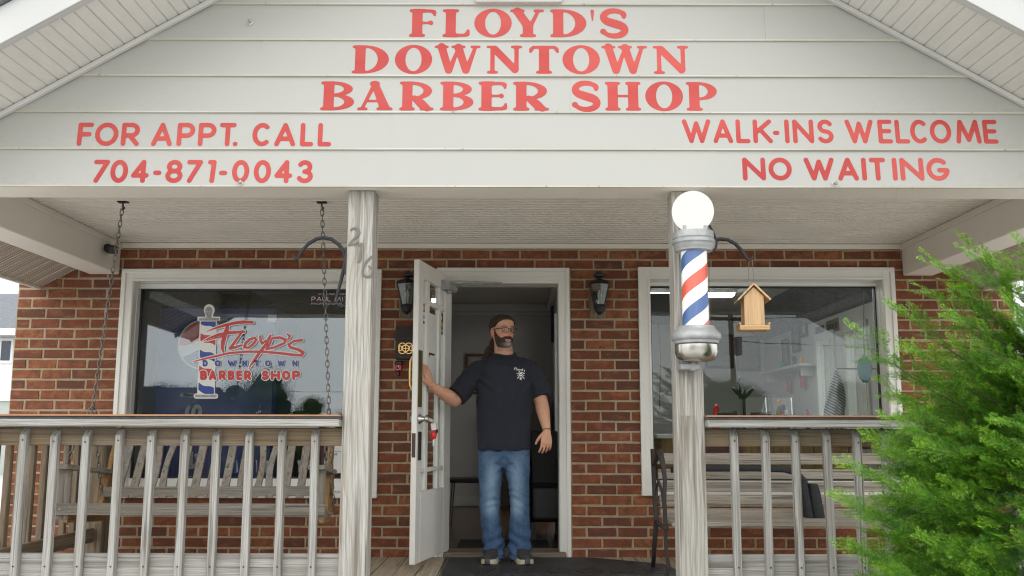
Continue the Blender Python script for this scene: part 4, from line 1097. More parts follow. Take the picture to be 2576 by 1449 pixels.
m = MB(); m.box(-.888, -.836, -.032, -.001, 1.37, 1.418); m.build('red_face', M['red'], rb, bevel=.005)
m = MB(); m.box(-.890, -.834, -.035, -.001, 1.4185, 1.442); m.box(-.872, -.852, -.028, -.001, 1.332, 1.3695); m.build('black_cap', M['black'], rb, bevel=.005)
m = MB(); put(m, trace(lambda X, Y: np.minimum(np.minimum(d_ell(X, Y, 0, .012, .007, .007), d_line(X, Y, [(-.012, -.004), (0, .006), (.012, -.004)], .002)), d_line(X, Y, [(-.010, -.010), (.010, -.010)], .0018)), -.02, -.02, .02, .025, .0015), lambda u, v, t: (-.862 + u, -.0325 - t, 1.392 + v), 0, .001); m.build('emblem', M['white'], rb)
# lamp on the beam
sp = thing('spotlight', 'small black spotlight fixed inside the left porch beam', 'spotlight', (-2.99, -.28, 2.22))
m = MB(); m.box(-3.028, -2.985, -.32, -.24, 2.235, 2.29); m.build('housing', M['black'], sp, bevel=.008)
m = MB(); m.bar((-3.0, -.27, 2.262), (-2.94, -.36, 2.235), .075, .06); m.build('lamp_head', M['black'], sp, bevel=.010)
for x, z, lab in ((-1.369, 3.028, 'small white screw anchor high on the left of the gable'), (-1.383, 2.166, 'small white screw anchor below the telephone number'), (1.641, 2.169, 'small white screw anchor below the NO WAITING lettering')):
    t = thing('cable_anchor', lab, 'anchor', (x, -2.55, z), group='screw anchors on the gable')
    m = MB(); m.lathe([(.016, -2.544), (.016, -2.552), (.011, -2.556)], (x, 0, z), 4, 1); m.build('washer', M['white'], t)
    m = MB(); m.lathe([(.010, -2.556), (.009, -2.568), (.004, -2.57)], (x, 0, z), 12, 1); m.build('screw_eye', M['galv'], t)
# louvre at the very top of the gable
gv = MB()
for a, b, c, d in ((-.195, .258, 3.135, 3.163), (-.195, -.165, 3.163, 3.6), (.228, .258, 3.163, 3.6), (-.195, .258, 3.6, 3.63)): gv.box(a, b, -2.572, -2.53, c, d)
gv.build('vent_frame', M['vinyl_trim'], shop, bevel=.006)
gl = MB()
for k in range(9): gl.bar((-.165, -2.55, 3.185 + k * .046), (.228, -2.55, 3.185 + k * .046), .03, .006, (0, -.7, .7))
gl.build('vent_louvre', M['rubbermat'], shop)
# rubber mat
mt = MB(); pts = [(-.483, -.126), (.46, -.118), (.60, -.135), (1.06, -.46), (1.10, -.75), (1.06, -1.04), (-.46, -1.04)]
mt.add([(x, y, .003) for x, y in pts] + [(x, y, .014) for x, y in pts], [tuple(range(7))[::-1], tuple(range(7, 14))] + [(i, (i + 1) % 7, 7 + (i + 1) % 7, 7 + i) for i in range(7)])
mat_ = thing('door_mat', 'black ribbed rubber welcome mat under the standing man', 'door mat', (.3, -.6, .003))
def mk_ribmat():
    g = G('ribbed_rubber'); o = g.obj(); x = g.xyz(o)
    h = g.math('ABSOLUTE', g.math('SINE', g.math('MULTIPLY', x[0], 330.0)))
    f = g.noise(o, 9, 6, .7); s = g.noise(o, 70, 3)
    c = g.mix(g.ramp(f, (.4, 0), (.72, .75)), (.022, .023, .025), (.075, .072, .066)); c = g.mix(g.ramp(s, (.68, 0), (.76, .6)), c, (.25, .24, .21))
    return g.bsdf(c, .65, g.bump(h, .5, .004))
mt.build('mat_sheet', mk_ribmat(), mat_, bevel=.004)
m = MB(); textline(m, 'WELCOME', -.33, 1.0, 0, .27, lambda u, v, t: (u, -.93 + v, .0142 + t), .11, (0, .004), 22); m.build('mat_lettering', M['rubbermat'], mat_)
m = MB(); m.box(-.455, -.447, -1.03, -.14, .0142, .018); m.build('mat_border', M['matgrey'], mat_)
m = MB(); m.box(-.43, .30, .24, .95, .0125, .022); single(m, 'door_mat', M['rubbermat'], 'dark carpet mat just inside the doorway', 'door mat', bevel=.004)
# keys hanging from the deadbolt (they hang from the room side of the door)
a_ = R(-101.9)
def dp(u, n, z): return (-.463 + u * cos(a_) - n * sin(a_), -.012 + u * sin(a_) + n * cos(a_), z)
ky = thing('key_bunch', 'bunch of keys with red fob and white tag hanging from the door lock', 'keys', dp(.70, .06, .84))
m = MB(); m.bar(dp(.785, .066, 1.0), dp(.74, .085, .985), .004, .02); m.tube([dp(.73 + .014 * cos(t), .083, .978 + .014 * sin(t)) for t in [2 * pi * k / 12 for k in range(12)]], .002, 6, closed=True); m.build('key', M['nickel'], ky)
m = MB(); m.bar(dp(.735, .084, .972), dp(.72, .086, .925), .034, .004, (0, 0.2, 0)); m.build('white_tag', M['white'], ky, bevel=.002)
m = MB(); m.ell(dp(.725, .086, .893), .021, .021, .03, 14, 10); m.build('red_fob', M['red'], ky, smooth=True)
m = MB(); m.tube([dp(.675 + .018 * cos(t), .084, .955 + .02 * sin(t)) for t in [2 * pi * k / 14 for k in range(14)]], .003, 6, closed=True); m.build('brass_ring', M['brass'], ky)
m = MB(); m.ell(dp(.675, .084, .918), .018, .018, .02, 12, 8); m.build('black_fob', M['black'], ky, smooth=True)
m = MB(); m.bar(dp(.725, .086, .863), dp(.725, .086, .82), .010, .003, (0, 1, 0)); m.build('ribbon', M['paper'], ky)

# ================================================================ WINDOW LETTERING (stuck behind the left pane)
def dec(u, v):
    x = -2.69607771 + 6.5835e-4 * u + 3.633e-5 * v; z = 1.9724 - 6.5308e-4 * v
    return x * 1.0116, .92 + (z - .92) * 1.0116
def decal(name, fun, box_, mat, y, h=3.2, lev=0.0):
    """fun works in the photograph crop's own units (u right, v down)"""
    u0, v0, u1, v1 = box_
    L = trace(lambda X, Y: fun(X, -Y) - lev, u0 - lev, -v1 - lev, u1 + lev, -v0 + lev, h)
    m = MB(); put(m, L, lambda u, v, t: (dec(u, -v)[0], y - t, dec(u, -v)[1]), 0, .0006)
    return m.build(name, mat, WL)
Y0 = .1425
pole_bg = lambda X, Y: np.minimum(np.minimum(d_poly(X, Y, [(415, 325), (612, 325), (580, 1200), (380, 1200)]), d_box(X, Y, 340, 1185, 618, 1240, 24)), np.minimum(d_box(X, Y, 388, 280, 652, 325, 8), np.minimum(d_ell(X, Y, 525, 200, 62, 68), d_box(X, Y, 480, 220, 570, 300, 20))))
decal('pole_outline', pole_bg, (330, 120, 660, 1250), M['decalwhite'], Y0 + .002, 4, 2)
decal('pole_finial', lambda X, Y: np.minimum(np.minimum(d_ell(X, Y, 520, 212, 44, 55), d_box(X, Y, 492, 230, 552, 310, 16)), d_box(X, Y, 402, 292, 640, 326, 6)), (390, 150, 650, 330), M['decalgrey'], Y0 + .001, 4)
decal('pole_foot', lambda X, Y: d_box(X, Y, 352, 1196, 606, 1228, 14), (340, 1185, 618, 1240), M['decalgrey'], Y0 + .001, 4)
inpole = lambda X, Y: d_poly(X, Y, [(428, 335), (602, 335), (572, 1188), (390, 1188)])
def band(t0, t1):   # a stripe falling to the right between heights t0 (left edge) and t1
    return lambda X, Y: np.maximum(inpole(X, Y), np.maximum(t0 + (X - 400) * .42 + 14 * np.sin((X - 400) / 32) - Y, Y - (t1 + (X - 400) * .42 + 14 * np.sin((X - 400) / 32))))
for k, (a, b, mt_) in enumerate(((240, 345, 'decalblue'), (455, 545, 'decalred'), (655, 745, 'decalblue'), (850, 940, 'decalred'), (1055, 1145, 'decalblue'))):
    decal('pole_stripe', band(a, b), (380, 320, 615, 1200), M[mt_], Y0 + .001, 4)
BR = [  # brush strokes of the script name: (u, v, half width)
 [(500, 455, 3), (580, 420, 8), (700, 382, 13), (830, 352, 15), (940, 340, 15), (1030, 345, 13), (1045, 352, 6)],
 [(745, 365, 10), (730, 430, 20), (705, 500, 22), (685, 580, 20), (675, 650, 16), (690, 700, 8)],
 [(450, 570, 3), (540, 525, 9), (640, 490, 14), (760, 468, 15), (860, 462, 13), (930, 455, 13)],
 [(500, 560, 4), (600, 530, 7), (690, 510, 8)],
 [(900, 470, 10), (850, 540, 12), (800, 610, 13), (765, 655, 14), (830, 640, 13), (905, 615, 9)],
 [(1055, 530, 10), (1000, 545, 12), (950, 590, 14), (930, 640, 12), (980, 645, 11), (1040, 600, 13), (1075, 550, 12), (1058, 525, 9)],
 [(1120, 510, 11), (1125, 560, 13), (1140, 600, 10), (1185, 560, 9)], [(1240, 500, 12), (1190, 600, 14), (1120, 690, 14), (1050, 790, 14), (1005, 850, 9), (985, 895, 3)],
 [(1260, 530, 10), (1235, 590, 12), (1190, 660, 12), (1290, 640, 12), (1400, 590, 12), (1420, 550, 13), (1350, 525, 13), (1265, 530, 12)],
 [(1435, 480, 6), (1465, 505, 13), (1460, 530, 10), (1440, 550, 4)],
 [(1605, 555, 14), (1520, 565, 12), (1450, 605, 12), (1470, 640, 13), (1560, 665, 15), (1620, 700, 16), (1600, 735, 14), (1500, 728, 13), (1350, 710, 13), (1150, 692, 12), (950, 692, 11), (750, 710, 10), (560, 755, 10), (430, 785, 7), (330, 810, 3)],
]
def script(X, Y):
    d = np.full(X.shape, 999.0)
    for s in BR: d = np.minimum(d, d_line(X, Y, [(a, b, c * 1.22) for a, b, c in s], 8))
    return d
decal('script_outline', script, (320, 320, 1650, 900), M['decalwhite'], Y0 + .0005, 5, 10)
decal('script_name', script, (320, 320, 1650, 900), M['decalred'], Y0 - .0002, 3.4)
def dl_text(txt, spans, v0, v1, r, mat, outl, y):
    for lev, mm, dy in ((outl, 'decalwhite', .0003), (0, mat, -.0004)):
        m = MB()
        for c, (a, b) in zip(txt, spans):
            f = sans(c, max(b - a, 2 * r + 1), v1 - v0, r)
            L = trace(lambda X, Y: f(X, Y) - lev, -lev, -lev, b - a + lev, v1 - v0 + lev, 3.4)
            put(m, L, lambda u, v, t: (dec(a + u, v1 - v)[0], y + dy - t, dec(a + u, v1 - v)[1]), 0, .0004)
        m.build('lettering' if not lev else 'lettering_outline', M[mm], WL)
dl_text('DOWNTOWN', [(445, 505), (585, 655), (735, 835), (905, 965), (1045, 1110), (1170, 1240), (1315, 1405), (1490, 1552)], 793, 867, 11.5, 'decalblue', 5, Y0)
dl_text('BARBERSHOP', [(415, 497), (515, 605), (630, 715), (735, 815), (835, 905), (925, 1010), (1130, 1215), (1235, 1345), (1365, 1465), (1485, 1580)], 912, 1025, 17, 'decalred', 9, Y0)
# hair-care sticker in the top corner, mostly behind the post
st = MB(); st.box(-1.592, -1.17, Y0 + .0008, Y0 + .0014, 1.888, 2.002); so = st.build('sticker', M['navyplastic'], WL)
smp = lambda u, v, t: (u, Y0 - .0004 - t, v)
m = MB(); textline(m, 'WE USE AND REC', -1.52, -1.22, 1.975, .013, smp, .07, (0, .0003), 12); textline(m, 'PAUL MITC', -1.572, -1.24, 1.924, .036, smp, .06, (0, .0003), 16); textline(m, 'PROFESSIONAL SALO', -1.574, -1.22, 1.898, .013, smp, .07, (0, .0003), 12); m.build('sticker_lettering', M['paper'], WL)
m = MB(); m.box(-1.575, -1.18, Y0 - .0006, Y0 - .0002, 1.9665, 1.968); m.box(-1.575, -1.18, Y0 - .0006, Y0 - .0002, 1.9165, 1.918); m.build('sticker_rule', M['decalred'], WL)
# opening-days card low in the same window
m = MB(); m.box(-1.395, -1.15, Y0 + .0004, Y0 + .0012, .60, .85); m.build('opening_card', M['paper'], WL)
m = MB(); textline(m, 'TUE', -1.385, -1.335, .735, .016, smp, .1, (0, .0004), 12); m.box(-1.39, -1.30, Y0 - .0006, Y0 - .0002, .76, .763); m.build('card_lettering', M['navyplastic'], WL)

# ================================================================ THINGS INSIDE
vm = thing('vending_machine', 'tall blue drinks machine with globe emblem behind the left window', 'vending machine', (-2.35, .75, .012))
MB().box(-2.90, -1.92, .50, 1.25, .013, 1.93).build('cabinet', M['blue'], vm, bevel=.02)
gx, gz, gr = -2.52, 1.615, .205
for nm, f, mt_, dy in (('globe_white', lambda X, Y: d_ell(X, Y, 0, 0, gr, gr), 'decalwhite', .001), ('globe_red', lambda X, Y: np.maximum(d_ell(X, Y, 0, 0, gr * .94, gr * .94), .06 * np.sin(X * 9) + .05 - Y), 'decalred', .003), ('globe_blue', lambda X, Y: np.maximum(d_ell(X, Y, 0, 0, gr * .94, gr * .94), Y + .06 - .06 * np.sin(X * 9 + .6)), 'decalblue', .003)):
    m = MB(); put(m, trace(f, -gr - .01, -gr - .01, gr + .01, gr + .01, .008), lambda u, v, t: (gx + u, .4995 - dy - t, gz + v), 0, .0008); m.build(nm, M[mt_], vm)
m = MB(); zz = .42; hh = .14     # the name runs up the front, letters lying on their left side
for c, a in (('p', .14), ('e', .14), ('p', .14), ('s', .125), ('i', .05)):
    f = sans(c, a if c != 'i' else .034, hh, .015)
    put(m, trace(f, -.01, -.12, a + .01, hh * 1.6, .006), lambda u, v, t: (-2.50 - v, .4985 - t, zz + u), 0, .001); zz += a + .055
m.build('lettering', M['decalgrey'], vm)
MB().box(-2.12, -1.94, .49, .4995, .4, 1.75).build('side_stripe', M['decalnavy'], vm)
m = MB(); m.box(-2.0, -1.93, .4965, .4995, 1.80, 1.86); m.build('price_label', M['paper'], vm)
cb = thing('cabinet', 'maroon red cabinet low behind the left window', 'cabinet', (-1.42, .6, .012))
m = MB(); m.box(-1.62, -1.32, .45, .95, .013, 1.0); m.build('carcass', M['maroon'], cb, bevel=.01)
for x in (-1.55, -1.47, -1.39): MB().box(x - .03, x + .03, .44, .4495, .1, .95).build('door_panel', M['maroon'], cb, bevel=.004)
wc = thing('wooden_chair', 'bent amber wooden chair beside the maroon cabinet', 'chair', (-1.22, .6, .012))
m = MB(); m.tube([(-1.29, .45, .013), (-1.29, .47, .9), (-1.26, .47, .96), (-1.2, .47, .97), (-1.14, .47, .96), (-1.11, .47, .9), (-1.11, .45, .013)], .016, 8); m.build('back_frame', AMBW[2], wc)
MB().box(-1.30, -1.10, .46, .85, .42, .45).build('seat', AMBW[0], wc, bevel=.006)
ck = thing('wall_clock', 'round dark rimmed wall clock seen at the top of the left window', 'clock', (-3.53, 1.3, 2.2))
m = MB(); m.lathe([(.12, -3.548), (.15, -3.54), (.15, -3.50), (.125, -3.50), (.125, -3.53)], (0, 1.3, 2.32), 28, 0); m.build('rim', M['black'], ck)
m = MB(); m.lathe([(.124, -3.546), (.124, -3.532)], (0, 1.3, 2.32), 28, 0); m.build('dial', M['paper'], ck)

def frame(cx, cy, cz, w, h, lab, art, facing='front', fm='framewood', tilt=0):
    """a framed picture hung on a wall that faces the street, or on the right-hand wall"""
    t = thing('picture_frame', lab, 'picture', (cx, cy, cz - h / 2), group='framed pictures on the shop walls')
    def pt(u, n, v): return (cx + u, cy - n, cz + v) if facing == 'front' else ((cx - n, cy - u, cz + v))
    m = MB(); b = .03
    for u0, u1, v0, v1 in ((-w / 2, -w / 2 + b, -h / 2, h / 2), (w / 2 - b, w / 2, -h / 2, h / 2), (-w / 2 + b, w / 2 - b, h / 2 - b, h / 2), (-w / 2 + b, w / 2 - b, -h / 2, -h / 2 + b)):
        p, q = pt(u0, 0, v0), pt(u1, .03, v1); m.box(min(p[0], q[0]), max(p[0], q[0]), min(p[1], q[1]), max(p[1], q[1]), p[2], q[2])
    m.build('moulding', M[fm], t)
    m = MB(); p, q = pt(-w / 2 + b, 0, -h / 2 + b), pt(w / 2 - b, .012, h / 2 - b); m.box(min(p[0], q[0]), max(p[0], q[0]), min(p[1], q[1]), max(p[1], q[1]), p[2], q[2]); m.build('picture', art, t)
def art(name, a, b, sc):
    g = G(name); o = g.obj(); f = g.noise(o, sc, 3, .6); f2 = g.noise(o, sc * 2.3, 2)
    return g.bsdf(g.mix(g.ramp(f2, (.52, 0), (.60, .35)), g.ramp(f, (.35, a), (.65, b)), tuple(.5 * k + .2 for k in b)), .4)
A1, A2, A3, A4 = art('print_grey', (.30, .31, .31), (.10, .13, .15), 3), art('print_teal', (.16, .22, .22), (.24, .08, .07), 3), art('certificate', (.55, .53, .48), (.30, .30, .28), 4), art('print_green', (.10, .13, .08), (.34, .30, .22), 3)
frame(1.79, 6.32, 2.03, .36, .52, 'dark framed print left of the barber pole, seen deep in the right window', A4)
frame(2.95, 6.32, 2.05, .40, .48, 'wide dark framed grey print on the rear wall of the right room', A1)
frame(3.36, 6.32, 2.02, .34, .50, 'teal print in a dark frame beside the corner of the right room', A2)
frame(2.45, 6.32, 1.85, .34, .24, 'small framed certificate below the bird feeder on the rear wall', A3)
frame(-.40, 4.618, 1.62, .36, .50, 'brown framed picture behind the ponytail of the man', A3, fm='framebrown')
frame(.499, 4.1, 2.22, .12, .5, 'narrow dark frame high on the partition inside the doorway', A1, 'side')
frame(.499, 1.1, 2.05, .16, .40, 'short dark frame nearest the door on the partition', A4, 'side', 'framebrown')
frame(3.598, 4.38, 2.22, .24, .30, 'small framed award above the shelf on the right wall', A3, 'side')
frame(3.598, 4.72, 2.08, .30, .34, 'dark plaque cluster over the shelf of the right wall', A4, 'side')
frame(3.598, 5.2, 1.95, .26, .34, 'dark plaque farthest along the shelf of the right wall', A1, 'side')
sh = thing('wall_shelf', 'white shelf with trinkets along the right wall of the shop', 'shelf', (3.5, 4.9, 1.68))
MB().box(3.40, 3.598, 4.0, 5.9, 1.69, 1.72).build('board', M['inttrim'], sh, bevel=.004)
for y in (4.15, 5.7): MB().box(3.46, 3.598, y, y + .03, 1.58, 1.689).build('bracket', M['inttrim'], sh)
for k, (y, h, c, lab) in enumerate(((4.25, .09, 'orange', 'small orange trinket standing on the white shelf'), (4.55, .12, 'black', 'black ornament in the middle of the white shelf'), (5.1, .10, 'teal', 'teal ornament far along the white shelf'))):
    m = MB(); m.lathe([(.03, 1.721), (.035, 1.73), (.018, 1.75), (.03, 1.72 + h * .7), (.02, 1.72 + h), (.002, 1.72 + h * 1.05)], (3.5, y, 0), 14); single(m, 'ornament', M[c], lab, 'ornament', 'trinkets on the white shelf', smooth=True)
def plate(y0, y1, z0, z1, lab, txt):
    t = thing('licence_plate', lab, 'number plate', (3.592, (y0 + y1) / 2, z0), group='number plates over the side windows')
    MB().box(3.590, 3.597, y1, y0, z0, z1).build('plate', M['galv'], t, bevel=.003)
    if txt:
        m = MB(); textline(m, txt, 0, (y0 - y1) * .86, 0, (z1 - z0) * .5, lambda u, v, t_: (3.5895 - t_, y0 - (y0 - y1) * .07 - u, z0 + (z1 - z0) * .16 + v), .1, (0, .001), 14); m.build('lettering', M['black'], t)
plate(3.97, 3.64, 2.02, 2.14, 'blank worn number plate, the farther of the two over the windows', '')
plate(3.58, 3.16, 2.025, 2.165, 'number plate reading HRG0767 over the side windows', 'HRG0767')
def bottle(x, y, z, r, h, m1, m2, lab):
    t = thing('bottle', lab, 'bottle', (x, y, z))
    MB().lathe([(r * .9, z), (r, z + .01), (r, z + h * .68), (r * .45, z + h * .8), (r * .4, z + h * .84)], (x, y, 0), 16).build('body', m1, t, smooth='auto')
    MB().lathe([(r * .5, z + h * .84), (r * .55, z + h), (r * .2, z + h * 1.02)], (x, y, 0), 14).build('cap', m2, t, smooth='auto')
ct = thing('barber_counter', 'long white work counter under the side windows of the right room', 'counter', (3.35, 2.9, .013))
MB().box(3.10, 3.598, 1.6, 4.3, .86, .90).build('counter_top', M['inttrim'], ct, bevel=.005)
MB().box(3.16, 3.598, 1.65, 4.25, .013, .859).build('carcass', AMBW[2], ct)
for y in (1.8, 2.5, 3.2): MB().box(3.145, 3.159, y, y + .6, .1, .8).build('drawer_front', AMBW[1], ct, bevel=.004)
bottle(3.2, 2.45, .901, .035, .34, M['teal'], M['white'], 'tall pale blue spray bottle on the work counter')
bottle(3.22, 2.28, .901, .045, .42, M['red'], M['black'], 'big red bottle with dark cap beside the striped cape')
bottle(3.25, 3.3, .901, .03, .26, M['blue'], M['red'], 'slim blue can on the far part of the work counter')
def mk_cape():
    g = G('striped_cloth'); x = g.xyz(g.obj()); s = g.math('FRACT', g.math('MULTIPLY', g.math('ADD', x[2], g.math('MULTIPLY', x[0], .6)), 34.0))
    return g.bsdf(g.ramp(s, (.0, (.52, .53, .53)), (.66, (.52, .53, .53)), (.72, (.05, .055, .06)), (.98, (.05, .055, .06))), .8)
m = MB(); rg = []
for k in range(19):
    q = k / 18; z = 1.50 - .60 * q; w = .010 + .085 * min(1, q * 1.9) ** .8; cx = 3.13 - .045 * min(1, q * 1.6) + .03 * max(0, q - .6)
    rg.append([(cx + (w * (1 + .22 * sin(3 * t + 3 * q) + .1 * sin(7 * t))) * cos(t) + .012 * sin(6 * q), 1.95 + .35 * w * sin(t) * (1 + .4 * cos(5 * t + 2 * q)), z) for t in [2 * pi * j / 36 for j in range(36)]])
m.loft(rg); cp = single(m, 'barber_cape', mk_cape(), 'white cape with dark stripes hanging in the right window', 'cape', smooth=True)
m = MB(); m.tube([(3.598, 1.95, 1.52), (3.13, 1.95, 1.52), (3.12, 1.95, 1.50)], .008, 8); m.box(3.585, 3.599, 1.92, 1.98, 1.48, 1.56); single(m, 'cape_hook', M['chrome'], 'metal arm holding the striped cape', 'hook')
tl = thing('hanging_bag', 'teal bag hanging by a string in the right edge of the window', 'bag', (2.83, .42, 1.30))
m = MB(); rg = []
for q, w in ((0, .02), (.04, .05), (.12, .062), (.18, .05), (.215, .012)): rg.append([(2.84 + w * cos(t), .42 + .35 * w * sin(t), 1.31 + q) for t in [2 * pi * j / 20 for j in range(20)]])
m.loft(rg); m.build('pouch', M['teal'], tl, smooth=True)
m = MB(); m.tube([(2.84, .42, 1.52), (2.85, .42, 1.75), (2.86, .40, 2.05)], .003, 6); m.build('string', M['framebrown'], tl)
tv = thing('television', 'dark flat screen hung near the ceiling in the right window', 'television', (1.25, .62, 1.80))
MB().box(1.10, 1.62, .60, .66, 1.80, 2.06).build('screen', M['black'], tv, bevel=.01)
m = MB(); m.tube([(1.36, .63, 2.06), (1.36, .63, 2.498)], .02, 10); m.tube([(1.22, .63, 1.80), (1.23, .63, 1.5), (1.215, .63, 1.1)], .004, 6); m.build('bracket', M['black'], tv)
LIT = emis('lit_tube', (1, .98, .94), 16.0)
for k, (x, y, lab) in enumerate(((1.75, 1.7, 'lit fluorescent strip nearest the glass in the right room'), (1.9, 3.4, 'lit fluorescent strip farther back in the right room'))):
    t = thing('ceiling_light', lab, 'ceiling light', (x, y, 2.40), group='fluorescent strips on the shop ceiling')
    MB().box(x - .62, x + .62, y - .09, y + .09, 2.46, 2.499).build('fitting', M['white'], t, bevel=.005)
    MB().box(x - .60, x + .60, y - .075, y + .075, 2.425, 2.459).build('diffuser', LIT, t, bevel=.01)
mr = thing('mirror', 'wide low mirror showing bright sky at the foot of the right window view', 'mirror', (2.9, 3.2, .90))
m = MB()
for a, b, c, d in ((2.50, 2.53, .901, 1.32), (3.05, 3.08, .901, 1.32), (2.53, 3.05, 1.29, 1.32), (2.53, 3.05, .901, .93), (2.77, 2.79, .93, 1.29)): m.box(a, b, 3.18, 3.22, c, d)
m.build('mirror_frame', M['chrome'], mr)
m = MB().box(2.531, 3.049, 3.195, 3.21, .931, 1.289); m.v = [(a, b + (c - 1.11) * .05, c) for a, b, c in m.v]; m.build('mirror_glass', plain('silvered_mirror', (.9, .91, .91), .0, .01, 1, 0, Metallic=1.0), mr)
mc = thing('counter', 'narrow dark counter carrying the low mirror', 'counter', (2.75, 3.2, .013))
MB().box(2.3, 3.09, 3.1, 3.4, .86, .90).build('counter_top', M['inttrim'], mc, bevel=.004); MB().box(2.35, 3.08, 3.13, 3.38, .013, .859).build('carcass', M['framewood'], mc)
st_ = thing('clipper_stand', 'black stand of clippers and dryers in the middle of the right window', 'clipper stand', (2.12, 1.5, .90))
m = MB(); m.lathe([(.05, .90), (.05, .915), (.014, .92), (.014, 1.24)], (2.12, 1.5, 0), 14); m.build('stem', M['black'], st_)
for a in (0.3, 1.7, 3.0, 4.4): m = MB(); m.tube([(2.12, 1.5, 1.22), (2.12 + .06 * cos(a), 1.5 + .06 * sin(a), 1.28), (2.12 + .10 * cos(a), 1.5 + .09 * sin(a), 1.27 + .05 * cos(2 * a))], [.018, .024, .014], 8); m.build('clipper', M['black'], st_, smooth=True)
m = MB(); m.tube([(2.09, 1.5, 1.25), (2.07, 1.5, 1.36), (2.09, 1.5, 1.42)], [.02, .012, .008], 8); m.build('comb', M['black'], st_, smooth=True)
rg_ = []; m = MB()
for q, w in ((0, .030), (.3, .034), (.6, .028), (.85, .022), (1, .008)): rg_.append([(1.87 + .02 * q + w * (1 + .35 * sin(3 * t + 4 * q)) * cos(t), 1.6 + w * .6 * sin(t), .90 + .27 * q) for t in [2 * pi * j / 24 for j in range(24)]])
m.loft(rg_); single(m, 'towel', M['red'], 'small red towel standing beside the post in the right window', 'towel', smooth=True)
m = MB(); m.lathe([(.04, .9), (.04, 1.05), (.02, 1.07), (.02, 1.1), (.002, 1.101)], (2.02, 1.45, 0), 14); single(m, 'spray_can', M['blue'], 'dark blue spray can left of the clipper stand', 'spray can', smooth='auto')
bottle(2.44, 1.5, .90, .03, .30, M['framebrown'], M['orange'], 'amber tonic bottle right of the two tablets')
for y, z, lab in ((4.42, 1.45, 'small flag hanging under the near end of the shelf'), (5.0, 1.42, 'small flag hanging under the far end of the shelf')):
    t = thing('small_flag', lab, 'flag', (3.55, y, z)); m = MB(); m.box(3.54, 3.546, y - .07, y + .07, z, z + .20); m.build('cloth', M['decalred'], t); m = MB(); m.box(3.535, 3.5395, y, y + .07, z + .12, z + .20); m.build('canton', M['decalblue'], t)
for k, x in enumerate((1.92, 2.22)):
    t = thing('tablet', ['black tablet screen low in the right window, left of the pair', 'black tablet screen low in the right window, right of the pair'][k], 'tablet', (x, 1.3, .90), group='tablets behind the right window')
    MB().bar((x - .09, 1.3, 1.03), (x + .09, 1.3, 1.03), .012, .12, (0, .15, 1)).build('screen', M['black'], t, bevel=.003)
    MB().bar((x, 1.33, .95), (x, 1.36, .90), .06, .01).build('stand', M['black'], t)
rt_ = thing('reception_desk', 'amber wooden desk under the right window', 'desk', (1.9, 1.3, .013))
MB().box(1.25, 2.75, 1.05, 1.6, .86, .897).build('desk_top', M['inttrim'], rt_, bevel=.004)
MB().box(1.30, 2.70, 1.10, 1.55, .013, .859).build('desk_body', AMBW[2], rt_)
MB().box(1.40, 2.0, 1.085, 1.099, .15, .8).build('maroon_panel', M['maroon'], rt_)
# black chairs inside the doorway
def armchair(x0, x1, y0, y1, lab):
    t = thing('black_armchair', lab, 'armchair', ((x0 + x1) / 2, (y0 + y1) / 2, .013))
    MB().box(x0 + .06, x1 - .06, y0, y1, .16, .46).build('seat', M['leather'], t, bevel=.04, seg=3)
    for a, b in ((x0, x0 + .06), (x1 - .06, x1)):
        m = MB(); m.add([(x, y, z) for x in (a, b) for y, z in ((y0 - .02, .13), (y1, .13), (y1, .70), (y0 - .02, .60))], [(0, 1, 2, 3), (7, 6, 5, 4)] + [(i, (i + 1) % 4, 4 + (i + 1) % 4, 4 + i) for i in range(4)]); m.build('arm', M['leather'], t, bevel=.012, seg=2)
    MB().bar(((x0 + x1) / 2, y1 - .05, .4), ((x0 + x1) / 2, y1 + .08, .92), x1 - x0 - .12, .1, (0, 1, 0)).build('backrest', M['leather'], t, bevel=.03, seg=3)
    for x in (x0 + .08, x1 - .08):
        for y in (y0 + .06, y1 - .08): MB().box(x - .025, x + .025, y - .025, y + .025, .013, .159).build('leg', M['black'], t)
armchair(.10, .495, .95, 1.6, 'black padded armchair just inside the doorway on the right')
sc_ = thing('side_chair', 'black side chair with thin metal legs behind the man', 'chair', (-.28, 2.0, .013))
MB().box(-.62, -.08, 1.8, 2.25, .44, .475).build('seat', M['leather'], sc_, bevel=.015, seg=2)
MB().bar((-.12, 2.0, .48), (-.05, 2.05, .95), .42, .03, (1, 0, 0)).build('backrest', M['leather'], sc_, bevel=.01)
for x, y, dx in ((-.56, 1.84, -.03), (-.14, 1.84, .03), (-.56, 2.21, -.03), (-.14, 2.21, .03)): MB().tube([(x, y, .44), (x + dx, y, .013)], .011, 8).build('leg', M['chrome'], sc_)
cs = thing('black_cabinet', 'tall black cabinet standing against the rear wall of the entrance', 'cabinet', (.1, 4.3, .013))
MB().box(-.12, .42, 4.1, 4.55, .013, 1.30).build('carcass', M['framewood'], cs, bevel=.006)
for a, b in ((-.115, .145), (.155, .415)): MB().box(a, b, 4.085, 4.099, .05, 1.27).build('door_panel', M['framewood'], cs, bevel=.004)
